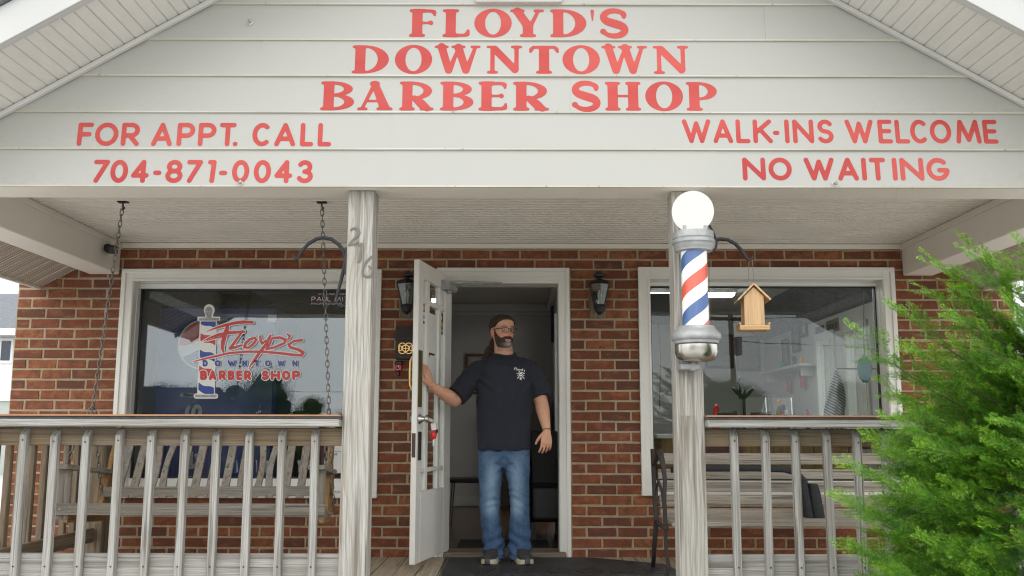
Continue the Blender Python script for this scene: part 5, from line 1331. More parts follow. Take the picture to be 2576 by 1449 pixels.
# ================================================================ BACKDROP: the neighbour's house, and what the windows mirror
nh = thing('house', 'white two storey house with grey roof beyond the left corner of the shop', 'house', (-22, 28, -.55))
MB().box(-30, -14.5, 25, 33, 1.9, 4.25).build('upper_wall', M['housewhite'], nh)
MB().box(-30, -14.6, 25.1, 33, -.55, 1.9).build('lower_wall', M['housegrey'], nh)
m = MB(); m.add([(-30.6, 24.4, 4.26), (-14.0, 24.4, 4.26), (-14.0, 33.6, 4.26), (-30.6, 33.6, 4.26), (-25, 29, 6.1), (-18.5, 29, 6.1)], [(0, 1, 5, 4), (1, 2, 5), (2, 3, 4, 5), (3, 0, 4), (3, 2, 1, 0)]); m.build('roof', M['shingle'], nh)
m = MB(); m.box(-30.6, -14.0, 24.3, 24.399, 4.05, 4.27); m.build('eave_board', M['housewhite'], nh)
for x in (-17.8, -17.1, -20.5):
    w = MB(); w.box(x - .22, x + .22, 24.93, 25.05, 3.15, 4.0); f = w.build('window', M['housewhite'], nh); MB().box(x - .15, x + .15, 24.90, 24.929, 3.25, 3.9).build('pane', M['housewin'], f)
db = thing('metal_building', 'low dark metal building across the street, mirrored in the left window', 'building', (-19, -34, -.55))
MB().box(-30, -13.5, -40, -30, -.55, 2.0).build('wall', M['darkroof'], db)
m = MB(); m.add([(-30.5, -29.6, 2.0), (-13.0, -29.6, 2.0), (-13.0, -40.4, 2.0), (-30.5, -40.4, 2.0), (-30.5, -35, 3.3), (-13.0, -35, 3.3)], [(0, 1, 5, 4), (2, 3, 4, 5), (1, 2, 5), (3, 0, 4), (3, 2, 1, 0)]); m.build('roof', M['darkroof'], db)
MB().box(-17, -15.2, -29.98, -29.9, -.5, 1.6).build('door', M['housegrey'], db)
for x, y, h, lab in ((-14.8, -29.0, 3.4, 'wooden utility pole mirrored at the left of the left window'), (6.6, -21.0, 4.6, 'wooden utility pole with crossarm mirrored in the right window')):
    t = thing('utility_pole', lab, 'utility pole', (x, y, -.55))
    MB().tube([(x, y, -.55), (x, y, h)], [.10, .075], 10).build('shaft', M['framebrown'], t)
    m = MB(); m.box(x - .7, x + .7, y - .06, y + .06, h - .4, h - .3); m.build('crossarm', M['framebrown'], t)
    m = MB(); m.lathe([(.12, h - .9), (.12, h - 1.4), (.05, h - 1.42)], (x + .2, y, 0), 12); m.build('transformer', M['alu'], t)
def wire(a, b, sag, lab):
    m = MB(); m.tube([(a[0] + (b[0] - a[0]) * k / 16, a[1] + (b[1] - a[1]) * k / 16, a[2] + (b[2] - a[2]) * k / 16 - sag * 4 * (k / 16) * (1 - k / 16)) for k in range(17)], .010, 5)
    single(m, 'overhead_wire', M['black'], lab, 'wire', 'overhead wires across the street')
wire((-14.8, -29, 3.0), (-1, -30, 2.85), .1, 'single overhead wire mirrored across the left window')
wire((-14, -22, 6.0), (6.6, -21, 4.3), .3, 'upper overhead wire mirrored in the right window'); wire((6.6, -21, 4.25), (26, -23, 6.4), .4, 'overhead wire rising right from the crossarm pole'); wire((6.6, -21, 3.6), (24, -20, 4.6), .5, 'lower overhead wire right of the crossarm pole')
t = thing('satellite_dish', 'grey satellite dish on a pole mirrored left of the blue machine', 'satellite dish', (-15.6, -29.2, 1.5))
m = MB(); m.lathe([(.02, -29.5), (.3, -29.45), (.45, -29.38), (.46, -29.36), (.3, -29.43), (.02, -29.47)], (-15.6, 0, 2.85), 20, 1); m.build('dish', M['alu'], t, smooth=True)
m = MB(); m.tube([(-15.6, -29.2, 1.9), (-15.6, -29.42, 2.8)], .04, 8); m.tube([(-15.6, -29.4, 2.5), (-15.5, -28.9, 2.75)], .02, 6); m.build('mast', M['galv'], t)

def mk_leaf(name, a, b, rough=.55):
    g = G(name); r = g.n('NewGeometry').outputs['Random Per Island']
    c = g.mix(r, a, b)
    d = g.n('BsdfPrincipled', {'Base Color': c, 'Roughness': rough}); tr_ = g.n('BsdfTranslucent', {'Color': c})
    mx_ = g.n('MixShader', {0: .25, 1: d.outputs[0], 2: tr_.outputs[0]}); g.t.links.new(mx_.outputs[0], g.o.inputs[0]); return g.m
M['leaf'] = mk_leaf('oak_leaves', (.035, .075, .018), (.085, .15, .03))
M['bark'] = plain('bark', (.11, .085, .065), .9, .3, 14, .6)
def tree(x, y, h, wd, lab, seed):
    rg = np.random.default_rng(seed); t = thing('tree', lab, 'tree', (x, y, -.55), group='trees across the street')
    m = MB(); zt = -.55 + h
    m.tube([(x, y, -.55), (x + .1, y, -.55 + h * .25), (x, y, -.55 + h * .55)], [h * .035, h * .026, h * .012], 9)
    lobes = []
    for k in range(16):
        a = rg.uniform(0, 2 * pi); rr = wd * .5 * rg.uniform(.2, .8); zz = rg.uniform(.28, .86); rr *= 1.1 - abs(zz - .5)
        c = (x + rr * cos(a), y + rr * sin(a), -.55 + h * zz); lobes.append((c, wd * rg.uniform(.12, .24)))
        m.tube([(x, y, -.55 + h * .3), ((x + c[0]) / 2, (y + c[1]) / 2, -.55 + h * (zz + .25) / 2), c], [h * .012, h * .008, h * .003], 5)
    m.build('trunk', M['bark'], t); core = MB()
    for c, r in lobes:
        core.ell(c, r * .55, r * .55, r * .45, 12, 8)
    core.v = [tuple(Vector(v) + Vector(v).normalized() * 0 + Vector((mnoise.noise(Vector(v) * 2.2), mnoise.noise(Vector(v) * 2.2 + Vector((9, 0, 0))), mnoise.noise(Vector(v) * 2.2 + Vector((0, 9, 0))))) * (wd * .035)) for v in core.v]
    n = 2200; V = []
    for c, r in lobes:
        d = rg.normal(size=(n, 3)); d /= np.linalg.norm(d, axis=1)[:, None]; p = np.array(c) + d * (r * rg.uniform(.45, 1.06, (n, 1))) * (1, 1, .8)
        u = rg.normal(size=(n, 3)); u /= np.linalg.norm(u, axis=1)[:, None]; w = np.cross(u, d); s = wd * .0068
        V.append(np.stack([p - u * s, p + w * s * .6, p + u * s, p - w * s * .6], 1))
    V = np.concatenate(V).reshape(-1, 3); F = [(4 * i, 4 * i + 1, 4 * i + 2, 4 * i + 3) for i in range(len(V) // 4)]
    c_ = MB(); c_.v = [tuple(v) for v in V.tolist()]; c_.f = F; c_.mi = [0] * len(F)
    off = OFF[t.name]; me = bpy.data.meshes.new('crown'); CV = np.concatenate([V, np.array(core.v)]); F = F + [tuple(k + len(V) for k in f) for f in core.f]; me.from_pydata((CV - np.array(off)).tolist(), [], F); me.materials.append(M['leaf'])
    o = bpy.data.objects.new('crown', me); COL.objects.link(o); o.parent = t
TR = [(-31, -60, 5.4, 8), (-23.5, -60, 6.0, 6.5), (-19.2, -58, 5.8, 5.2), (-14.6, -55, 6.2, 7.5), (-9.6, -60, 5.3, 6.5), (-3.5, -62, 5.6, 7), (4, -44, 4.4, 6), (12, -40, 3.6, 6.5), (19.5, -42, 4.2, 6.5), (27, -47, 5.0, 7), (-38, -62, 4.6, 7)]
WH = ['far left tree of the row mirrored in the windows', 'second tree from the left mirrored beside the dish', 'tree mirrored just right of the blue machine', 'broad tree mirrored in the middle of the left window', 'smaller tree behind the left post, in the mirrored row', 'tree mirrored at the left edge of the right window', 'low tree mirrored below the barber pole', 'tree mirrored under the bird feeder', 'tall tree mirrored toward the right of the right window', 'tree beyond the dark metal building, farthest left']
for i, ((x, y, h, wd), lb) in enumerate(zip(TR, WH)): tree(x, y, h, wd, lb, 40 + i)

m = MB(); rows = []
for k in range(281):
    x = -110 + k * .75; hgt = 1.7 + 1.3 * mnoise.noise(Vector((x * .21, 3, 0))) + .9 * mnoise.noise(Vector((x * .9, 7, 0))) + .35 * mnoise.noise(Vector((x * 2.3, 1, 4)))
    rows.append([(x, -78, -.55), (x, -77 + mnoise.noise(Vector((x, 0, 0))), hgt * .6), (x, -79, hgt), (x, -82, hgt * .7), (x, -82, -.55)])
m.loft(rows, closed=False, caps=False); setlab(m.build('distant_trees', M['leaf'], smooth=True), 'dark line of far trees along the horizon across the street', 'distant trees', kind='stuff')

# ================================================================ THE YEW
yw = thing('yew_shrub', 'bright green yew shrub with feathery sprays in front of the right railing', 'shrub', (2.35, -3.45, -.55))
def mk_yew():
    g = G('yew_needles'); a = g.n('Attribute', {}, attribute_name='tip').outputs['Fac']; r = g.n('NewGeometry').outputs['Random Per Island']
    old_shade = g.mix(r, (.017, .090, .007), (.070, .25, .014)); new = g.mix(r, (.29, .57, .026), (.48, .74, .055))  # dark needle colour also carries the shrub's deep shade; bright ends are fresh growth
    c = g.mix(a, old_shade, new)
    d = g.n('BsdfPrincipled', {'Base Color': c, 'Roughness': .5}); tr_ = g.n('BsdfTranslucent', {'Color': c})
    mx_ = g.n('MixShader', {0: .28, 1: d.outputs[0], 2: tr_.outputs[0]}); g.t.links.new(mx_.outputs[0], g.o.inputs[0]); return g.m
rg = np.random.default_rng(11)
NV, NT = [], []     # needle corners, tip colour
tw = MB(); n_tw = 0
def norm(v): return v / (np.linalg.norm(v) + 1e-9)
def twig(p, d, up, L, tip0, tip1):
    """a twig with two ranks of needles; tip0..tip1 = how much fresh growth from its foot to its end"""
    n = int(L / .0030); k = (np.arange(n) + .5) / n
    side = norm(np.cross(d, up)); upv = np.cross(side, d)
    bend = -.10 * L * k ** 2
    c = p + d * (L * k)[:, None] + np.array([0, 0, 1.0]) * bend[:, None]
    s = np.where(np.arange(n) % 2, 1.0, -1.0)[:, None]
    nl = (.0215 * (1 - .55 * k ** 3) * rg.uniform(.8, 1.15, n) * np.minimum(1, .5 + k * 3))[:, None]
    dirn = d * .55 + side * s * 1.0 + upv * (.28 + rg.normal(0, .22, n))[:, None]; dirn /= np.linalg.norm(dirn, axis=1)[:, None]
    w = np.cross(dirn, upv + rg.normal(0, .25, (n, 3))); w /= np.linalg.norm(w, axis=1)[:, None]; w *= .0017
    mid = c + dirn * nl * .5; end = c + dirn * nl - np.array([0, 0, .0018])
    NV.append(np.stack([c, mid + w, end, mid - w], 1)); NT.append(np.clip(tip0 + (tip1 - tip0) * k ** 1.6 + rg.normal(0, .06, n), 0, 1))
def spray(p, d, L, fresh):
    """a flat feathery spray: a leader with shorter twigs alternating on both sides"""
    up = norm(np.array([-.15, -.85, 1.0]) + rg.normal(0, .42, 3)); side = norm(np.cross(d, up))
    twig(p, d, up, L, fresh * .25, fresh)
    n = int(rg.integers(4, 7))
    for i in range(n):
        k = (i + .6) / (n + .6); s = 1 if i % 2 else -1
        q = p + d * L * k - np.array([0, 0, .1 * L * k * k]); dd = norm(d * rg.uniform(.95, 1.25) + side * s * rg.uniform(.5, .75) + up * rg.normal(.08, .12))
        twig(q, dd, up, L * rg.uniform(.34, .50) * (1.1 - .6 * k), fresh * .08, fresh * rg.uniform(.6, 1.0))
base = np.array([2.42, -3.30, -.5])
# branch ends: the feathery silhouette seen against porch and wall, then the body of the shrub
ends = [(1.60, -3.62, 1.60, 1), (1.57, -3.55, 1.50, 1), (1.28, -3.62, 1.33, 1), (1.44, -3.6, 1.42, .9), (1.42, -3.5, 1.13, .9), (1.24, -3.62, .81, 1), (1.20, -3.58, .68, .9), (1.30, -3.6, .60, .8), (1.24, -3.55, .50, .8), (1.36, -3.6, .38, .8), (1.50, -3.62, 1.25, .9), (1.40, -3.64, .98, .9), (1.75, -3.62, 1.66, 1), (1.92, -3.65, 1.68, 1), (1.98, -3.72, 1.50, 1), (1.36, -3.6, .27, .7), (1.40, -3.6, .12, .7), (1.34, -3.58, .92, .8), (1.46, -3.62, 1.06, .9), (1.70, -3.6, 1.52, .9), (1.62, -3.7, 1.38, .9), (1.58, -3.6, 1.14, .8), (1.9, -3.6, 1.6, 1), (2.1, -3.6, 1.7, 1), (1.82, -3.62, 1.60, 1), (1.78, -3.5, 1.47, .9), (2.05, -3.5, 1.62, .9), (1.66, -3.65, 1.27, .9), (1.5, -3.7, .88, .9), (1.45, -3.7, .74, .8), (1.48, -3.72, .55, .8), (1.32, -3.66, .44, .8), (1.5, -3.7, .30, .8), (1.85, -3.7, 1.42, .9)]
NM = len(ends)
while len(ends) < NM + 1500:
    ph, th = rg.uniform(-.9, 1.45), rg.uniform(pi * .60, pi * 1.75)
    rs = rg.uniform(.55, 1.0) ** .5
    q = np.array([2.44 + rs * 1.05 * cos(th) * cos(ph), -3.35 + rs * .82 * sin(th) * cos(ph), .40 + rs * 1.10 * sin(ph)])
    if q[2] < -.45 or q[0] > 2.75: continue
    if mnoise.noise(Vector(q * 3.3)) < -.27: continue      # hollows between the bunches
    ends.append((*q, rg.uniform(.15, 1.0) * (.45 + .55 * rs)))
for i, (x, y, z, fr) in enumerate(ends):
    x += .02 if i < NM else .05
    e = np.array([x, y, z]); named = i < NM
    rad = norm(np.array([x - 2.5, y + 3.30, (z - .35) * .40])); rise = .30 if named else rg.normal(.14, .16)
    out = norm(rad * np.array([1, 1, .55]) + np.array([0, 0, rise]) + rg.normal(0, .09 if named else .2, 3))
    Lb = rg.uniform(.62, .85) if named else rg.uniform(.26, .36)
    steps = 22 if named else 4
    path = [e - out * Lb * (1 - k) + np.array([0, 0, (-.10 if named else -.04) * 4 * k * (1 - k) * Lb * .6]) for k in np.linspace(0, 1, 7)]
    path[-1] = e - out * .10
    if named or i % 5 == 0: tw.tube([p_ - np.array([0, 0, .006]) for p_ in path[:5]], [.005, .0042, .0034, .0027, .002][:5], 5)
    side = norm(np.cross(out, np.array([0, 0, 1.0]) + rg.normal(0, .25, 3)))
    for k in range(steps):
        f = 1 - k / steps * (.92 if named else .85)
        q = e - out * (.10 + (Lb - .10) * (1 - f)) + np.array([0, 0, (-.10 if named else -.04) * 4 * f * (1 - f) * Lb * .6])
        s = 1 if k % 2 else -1
        dv_ = out if k == 0 else norm(out * rg.uniform(.75, 1.2) + side * s * rg.uniform(.35, .95) + np.array([0, 0, rg.normal(.16, .22)]))
        spray(q, dv_, rg.uniform(.11, .165), fr * (1 if k < 2 else rg.uniform(.25, .85)))
tw.build('branches', M['bark'], yw)
V = np.concatenate(NV).reshape(-1, 3); T = np.repeat(np.concatenate(NT), 4); n = len(V) // 4
V = V - np.array(OFF[yw.name])
me = bpy.data.meshes.new('foliage'); me.vertices.add(len(V)); me.vertices.foreach_set('co', V.astype(np.float32).ravel())
me.loops.add(len(V)); me.loops.foreach_set('vertex_index', np.arange(len(V), dtype=np.int32))
me.polygons.add(n); me.polygons.foreach_set('loop_start', np.arange(0, 4 * n, 4, dtype=np.int32))
me.update(calc_edges=True)
me.name = 'foliage'
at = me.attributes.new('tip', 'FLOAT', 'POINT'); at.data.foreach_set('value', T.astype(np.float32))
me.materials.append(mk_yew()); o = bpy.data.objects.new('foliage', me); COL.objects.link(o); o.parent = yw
print('needles', n)
# ================================================================ THE MAN IN THE DOORWAY
PX, PY = -.056, -.34
man = thing('person', 'man with ponytail, glasses and beard in navy T-shirt and jeans, hand on the open door', 'person', (PX, PY, .016))
def fuse(mb, voxel, it=3, fac=.5):
    me = mb.mesh('tmp'); o = bpy.data.objects.new('tmp', me); COL.objects.link(o)
    r = o.modifiers.new('r', 'REMESH'); r.mode = 'VOXEL'; r.voxel_size = voxel
    if it: s = o.modifiers.new('s', 'SMOOTH'); s.factor = fac; s.iterations = it
    bpy.context.view_layer.update()
    dg = bpy.context.evaluated_depsgraph_get(); ev = bpy.data.meshes.new_from_object(o.evaluated_get(dg))
    bpy.data.objects.remove(o); bpy.data.meshes.remove(me); return ev
def coords(me):
    a = np.empty(len(me.vertices) * 3, np.float32); me.vertices.foreach_get('co', a); return a.reshape(-1, 3).astype(float)
def normals(me):
    a = np.empty(len(me.vertices) * 3, np.float32); me.vertex_normals.foreach_get('vector', a); return a.reshape(-1, 3).astype(float)
def setco(me, v): me.vertices.foreach_set('co', v.astype(np.float32).ravel()); me.update()
def place(name, me, mat, parent=man):
    v = coords(me) - np.array(OFF[parent.name]); setco(me, v); me.materials.clear(); me.materials.append(mat)
    me.polygons.foreach_set('use_smooth', [True] * len(me.polygons)); me.name = name
    o = bpy.data.objects.new(name, me); COL.objects.link(o); o.parent = parent; OFF[o.name] = OFF[parent.name]; return o
def ring(cx, cy, z, hw, f, b, n=36, p=2.3):
    out = []
    for k in range(n):
        t = 2 * pi * k / n; c, s = cos(t), sin(t); d = b if s > 0 else f
        out.append((cx + hw * (abs(c) ** (2 / p)) * (1 if c > 0 else -1), cy + d * (abs(s) ** (2 / p)) * (1 if s > 0 else -1), z))
    return out

# --- head: radius as a function of direction and height, in its own frame (forward = -Y before the turn)
HC = Vector((-.069, -.335, 1.642)); YAW = R(29)
Zt = [-.125, -.115, -.095, -.065, -.035, 0, .03, .06, .085, .105, .116, .12]
Wt = [.020, .043, .055, .063, .068, .0715, .0745, .075, .067, .048, .024, .002]
Ft = [.050, .078, .087, .089, .091, .090, .094, .092, .078, .050, .024, .002]
Bt = [.020, .030, .042, .062, .082, .096, .102, .100, .086, .058, .028, .002]
def hrad(th, z):
    w, f, b = (np.interp(z, Zt, q) for q in (Wt, Ft, Bt)); s, c = np.sin(th), np.cos(th)
    r = ((np.abs(s) / w) ** 2.25 + (np.abs(c) / np.where(c > 0, f, b)) ** 2.25) ** (-1 / 2.25)
    x = r * s; g = lambda q, m, sd: np.exp(-((q - m) / sd) ** 2); fr = c > 0
    nz = np.where(z > -.044, np.clip((.022 - z) / .066, 0, 1) ** 1.15, np.clip(1 - (-.044 - z) / .012, 0, 1))
    r = r + fr * (.027 * nz * g(x, 0, .012) + .008 * g(z, -.042, .009) * g(np.abs(x), .015, .008))
    r = r + fr * (.005 * g(z, .021, .010) * g(np.abs(x), .030, .026) - .0105 * g(z, .001, .013) * g(np.abs(x), .031, .015))
    r = r + fr * (.004 * g(z, -.035, .02) * g(np.abs(x), .048, .018) + .006 * g(z, -.074, .011) * g(x, 0, .024) - .003 * g(z, -.0745, .003) * g(x, 0, .024) + .006 * g(z, -.108, .014) * g(x, 0, .022))
    return r
def head_pt(th, z, r):
    v = np.stack([r * np.sin(th), -r * np.cos(th), z], -1); c, s = cos(YAW), sin(YAW)
    return np.stack([v[..., 0] * c - v[..., 1] * s, v[..., 0] * s + v[..., 1] * c, v[..., 2]], -1) + np.array(HC)
def shell(off, nz=72, nt=110):
    z = -.1245 + .2440 * (1 - np.cos(np.linspace(0, pi, nz))) / 2; th = np.linspace(-pi, pi, nt, endpoint=False)
    T, Z = np.meshgrid(th, z); r = hrad(T, Z) + off(T, Z); return MB().loft([[tuple(p) for p in row] for row in head_pt(T, Z, r)])
def hp(x, z, out=.0):      # point on the face at sideways x and height z
    th = math.asin(max(-1, min(1, x / .075))); 
    for _ in range(8): r = float(hrad(np.array(th), np.array(z))); th = math.asin(max(-.99, min(.99, x / r)))
    return Vector(head_pt(np.array(th), np.array(z), np.array(r + out)).tolist())
fwd = Vector((sin(YAW), -cos(YAW), 0)); rgt = Vector((cos(YAW), sin(YAW), 0))     # the man's left is +rgt seen from the front
body = shell(lambda T, Z: 0 * T)
body.tube([HC + Vector((0, .02, -.06)), (PX - .005, PY + .035, 1.50), (PX, PY + .035, 1.40)], [.064, .068, .088], 20)
body.loft([ring(PX, PY, z, hw, f, b, 28) for z, hw, f, b in ((.80, .165, .10, .10), (1.0, .16, .10, .10), (1.2, .17, .10, .10), (1.36, .18, .09, .09), (1.425, .11, .05, .06))])
for sx in (-1, 1):     # ears
    rot = Matrix.Rotation(YAW, 3, 'Z') @ Matrix.Rotation(sx * R(-14), 3, 'Z') @ Matrix.Rotation(R(-8), 3, 'X')
    c0 = HC + rgt * (sx * .0755) + fwd * -.006 + Vector((0, 0, -.014))
    body.tube([c0 + rot @ Vector((sx * .004 + .002 * sx * cos(t), -.016 * cos(t) * (1 + .25 * sin(t)), .030 * sin(t))) for t in [2 * pi * k / 16 for k in range(16)]], .0058, 8, closed=True)
    body.ell(c0 + rot @ Vector((-sx * .002, 0, -.002)), .006, .015, .027, 12, 8, rot)
# legs inside the trousers
for x0, x1 in ((-.148, -.115), (.036, .055)): body.tube([(x0, PY, .85), (x0, PY - .005, .48), (x1, PY + .02, .12)], [.062, .040, .034], 14)
def limb(P, rr, n=16): body.tube(P, rr, n)
def hand(w, d, nrm, thumb, curl, spread, tcurl=.3, size=1.0):
    """w wrist, d towards the fingers, nrm out of the back of the hand, thumb = which side the thumb is on"""
    d = Vector(d).normalized(); nrm = Vector(nrm); nrm = (nrm - d * nrm.dot(d)).normalized(); t = Vector(thumb); t = (t - d * t.dot(d) - nrm * t.dot(nrm)).normalized(); w = Vector(w); k = size
    rg_ = []
    for q, hw, th in ((0, .029, .020), (.02, .031, .021), (.05, .040, .019), (.075, .044, .0155), (.092, .043, .013), (.100, .038, .009)):
        rg_.append([tuple(w + d * q * k + t * (hw * cos(a) * k + .003 * q) + nrm * th * sin(a) * k) for a in [2 * pi * j / 18 for j in range(18)]])
    body.loft(rg_)
    tips = []
    for i, (o, L, r) in enumerate(((.031, .074, .0092), (.010, .082, .0096), (-.012, .076, .0092), (-.032, .060, .0082))):
        p = w + d * .088 * k + t * o * k; a = R(curl[i] * .55); dirn = (d + t * (spread * (1.5 - i) * .12)).normalized(); P = [p - dirn * .012, p]; rr = [r * 1.05, r * 1.08]
        for seg, f, add in ((.45, 1.0, 0), (.30, .94, R(curl[i])), (.25, .84, R(curl[i] * .7))):
            a += add; v = dirn * cos(a) - nrm * sin(a); P.append(P[-1] + v * L * seg * k); rr.append(r * f)
        body.tube(P, [x * k for x in rr], 12); body.ell(P[-1], rr[-1] * .98 * k, rr[-1] * .98 * k, rr[-1] * .98 * k, 10, 8); tips.append((P[-1], v, nrm * cos(a) + dirn * sin(a), r * k))
    b = w + d * .022 * k + t * .022 * k - nrm * .004; v1 = (d * .72 + t * .62 - nrm * tcurl).normalized(); v2 = (d * .86 + t * .40 - nrm * tcurl * 1.5).normalized(); v3 = (d * .95 + t * .18 - nrm * tcurl * 1.7).normalized()
    P = [b, b + v1 * .038 * k, b + v1 * .038 * k + v2 * .032 * k, b + v1 * .038 * k + v2 * .032 * k + v3 * .024 * k]
    body.tube(P, [.0155 * k, .0125 * k, .0108 * k, .0092 * k], 12); body.ell(P[-1], .0092 * k, .0092 * k, .0092 * k, 10, 8); tips.append((P[-1], v3, (nrm + t * .6).normalized(), .0098 * k)); return tips
# his right arm, out to the door
SH1, EL1, WR1 = Vector((-.235, -.33, 1.385)), Vector((-.405, -.44, 1.135)), Vector((-.560, -.63, 1.232))
limb([SH1, SH1.lerp(EL1, .5), EL1], [.060, .055, .047]); limb([EL1, EL1.lerp(WR1, .25), EL1.lerp(WR1, .6), WR1], [.046, .050, .041, .028]); body.ell(EL1, .045, .045, .045)
TIPS = hand(WR1, (-.25, -.38, .88), (.86, -.48, .10), (-.42, -.86, -.20), (14, 16, 20, 24), 1.1, .15)
# his left arm, hanging
SH2, EL2, WR2 = Vector((.125, -.32, 1.385)), Vector((.213, -.325, 1.125)), Vector((.250, -.405, .925))
limb([SH2, SH2.lerp(EL2, .5), EL2], [.062, .056, .049]); limb([EL2, EL2.lerp(WR2, .25), EL2.lerp(WR2, .65), WR2], [.049, .050, .039, .027]); body.ell(EL2, .047, .047, .047)
TIPS += hand(WR2, (-.05, -.10, -1), (.35, -.93, .1), (-.9, -.35, -.1), (20, 24, 28, 30), .8, .35)
bme = fuse(body, .0036, 2)
bv = coords(bme)
# colouring of the skin: ruddier nose, cheeks, ears, lips and knuckles; stubble on the neck
loc = bv - np.array(HC); c_, s_ = cos(-YAW), sin(-YAW); lx = loc[:, 0] * c_ - loc[:, 1] * s_; ly = -(loc[:, 0] * s_ + loc[:, 1] * c_); lz = loc[:, 2]
gs_ = lambda q, m, sd: np.exp(-((q - m) / sd) ** 2)
face = (ly > .02) & (np.abs(lz) < .13)
red = face * (.8 * gs_(lx, 0, .018) * gs_(lz, -.038, .02) + .5 * gs_(np.abs(lx), .045, .02) * gs_(lz, -.03, .02)) + .6 * (np.abs(lx) > .074) * (np.abs(lz + .014) < .045)
lips = face * gs_(lz, -.0765, .0045) * gs_(lx, 0, .021)
for tp, v, nn, r in TIPS: red = red + .55 * np.exp(-(np.linalg.norm(bv - np.array(tp), axis=1) / .022) ** 2)
nail = np.zeros(len(bv))
for tp, v, nn, r in TIPS: nail = np.maximum(nail, np.exp(-(np.linalg.norm(bv - np.array(tp + nn * r * .8), axis=1) / .006) ** 4))
stub = gs_(lz, -.135, .018) * (ly > .0) * .8
brow = np.zeros(len(bv))
for nm, a in (('red', np.clip(red, 0, 1)), ('lips', lips), ('nail', nail), ('stub', stub)):
    at = bme.attributes.new(nm, 'FLOAT', 'POINT'); at.data.foreach_set('value', a.astype(np.float32))
def mk_skin():
    g = G('skin'); o = g.obj(); A = lambda n_: g.n('Attribute', {}, attribute_name=n_).outputs['Fac']
    f = g.noise(o, 40, 5, .6); f2 = g.noise(o, 9, 3); sp = g.noise(o, 260, 2)
    c = g.mix(f, (.56, .285, .175), (.70, .405, .27)); c = g.mix(g.ramp(f2, (.4, 0), (.7, .4)), c, (.56, .24, .155))
    c = g.mix(g.ramp(sp, (.62, 0), (.70, .35)), c, (.22, .09, .05))
    c = g.mix(A('red'), c, (.60, .205, .135)); c = g.mix(A('lips'), c, (.36, .11, .09)); c = g.mix(A('nail'), c, (.66, .46, .38)); c = g.mix(g.math('MULTIPLY', A('stub'), g.ramp(sp, (.4, .2), (.6, 1))), c, (.16, .10, .075))
    m = g.bsdf(c, .48, g.bump(g.math('ADD', g.noise(o, 130, 4), f), .22, .004)); m.node_tree.nodes['Principled BSDF'].inputs['Subsurface Weight'].default_value = .08; m.node_tree.nodes['Principled BSDF'].inputs['Subsurface Radius'].default_value = (.01, .004, .002); return m
place('body', bme, mk_skin())

# --- hair, beard and brows grow out of the head where their masks say so
def mk_hair(name, a, b, grey=None):
    g = G(name); o = g.obj(); f = g.noise(g.sc(o, (260, 260, 60)), 1.0, 3, .6); f2 = g.noise(o, 22, 3)
    c = g.mix(g.ramp(f, (.35, 0), (.7, 1)), a, b)
    if grey: c = g.mix(g.math('MULTIPLY', g.n('Attribute', {}, attribute_name='grey').outputs['Fac'], g.ramp(f, (.35, .25), (.6, 1))), c, grey)
    return g.bsdf(c, .72, g.bump(g.math('ADD', f, f2), .8, .006))
HAIR = mk_hair('dark_brown_hair', (.016, .010, .007), (.055, .032, .02)); BEARD = mk_hair('greying_beard', (.022, .013, .009), (.075, .042, .025), (.36, .33, .30))
rg2 = np.random.default_rng(5)
def nz3(T, Z, k, s=0.0): return np.array([[mnoise.noise(Vector((k * sin(t), k * cos(t) + s, k * 12 * z))) for t, z in zip(a, b)] for a, b in zip(T, Z)])
def hair_off(T, Z):
    line = np.interp(np.abs(T), [0, .45, .8, 1.15, 1.35, 1.6, 1.9, pi], [.074, .070, .054, .030, .018, .022, -.02, -.075])
    m = np.clip((Z - line) / .012, 0, 1); return -.006 + m * (.0195 + .004 * nz3(T, Z, 9))
hm = fuse(shell(hair_off), .003, 1); place('hair', hm, HAIR)
def beard_off(T, Z):
    a = np.abs(T); top = np.interp(a, [0, .12, .30, .36, .6, .9, 1.2, 1.38, 1.5], [-.0815, -.0815, -.070, -.046, -.054, -.036, -.012, .018, .022]); low = -.2
    m = np.clip((top - Z) / .010, 0, 1) * np.clip((1.47 - a) / .08, 0, 1)
    mo = np.exp(-((Z + .0575) / .009) ** 2) * np.clip((.46 - a) / .08, 0, 1) * np.where(a < .05, .8, 1)          # moustache
    m = np.maximum(m, np.clip(mo * 1.4, 0, 1)); return -.005 + m * (.0125 + .003 * nz3(T, Z, 11, 4) + .006 * np.exp(-((Z + .115) / .02) ** 2) * np.exp(-(a / .7) ** 2))
bm_ = fuse(shell(beard_off), .0028, 1)
v = coords(bm_) - np.array(HC); x_ = v[:, 0] * c_ - v[:, 1] * s_; y_ = -(v[:, 0] * s_ + v[:, 1] * c_)
at = bm_.attributes.new('grey', 'FLOAT', 'POINT'); at.data.foreach_set('value', (np.exp(-(x_ / .030) ** 2) * np.clip((-.084 - v[:, 2]) / .010, 0, 1) * 1.3).astype(np.float32))
place('beard', bm_, BEARD)
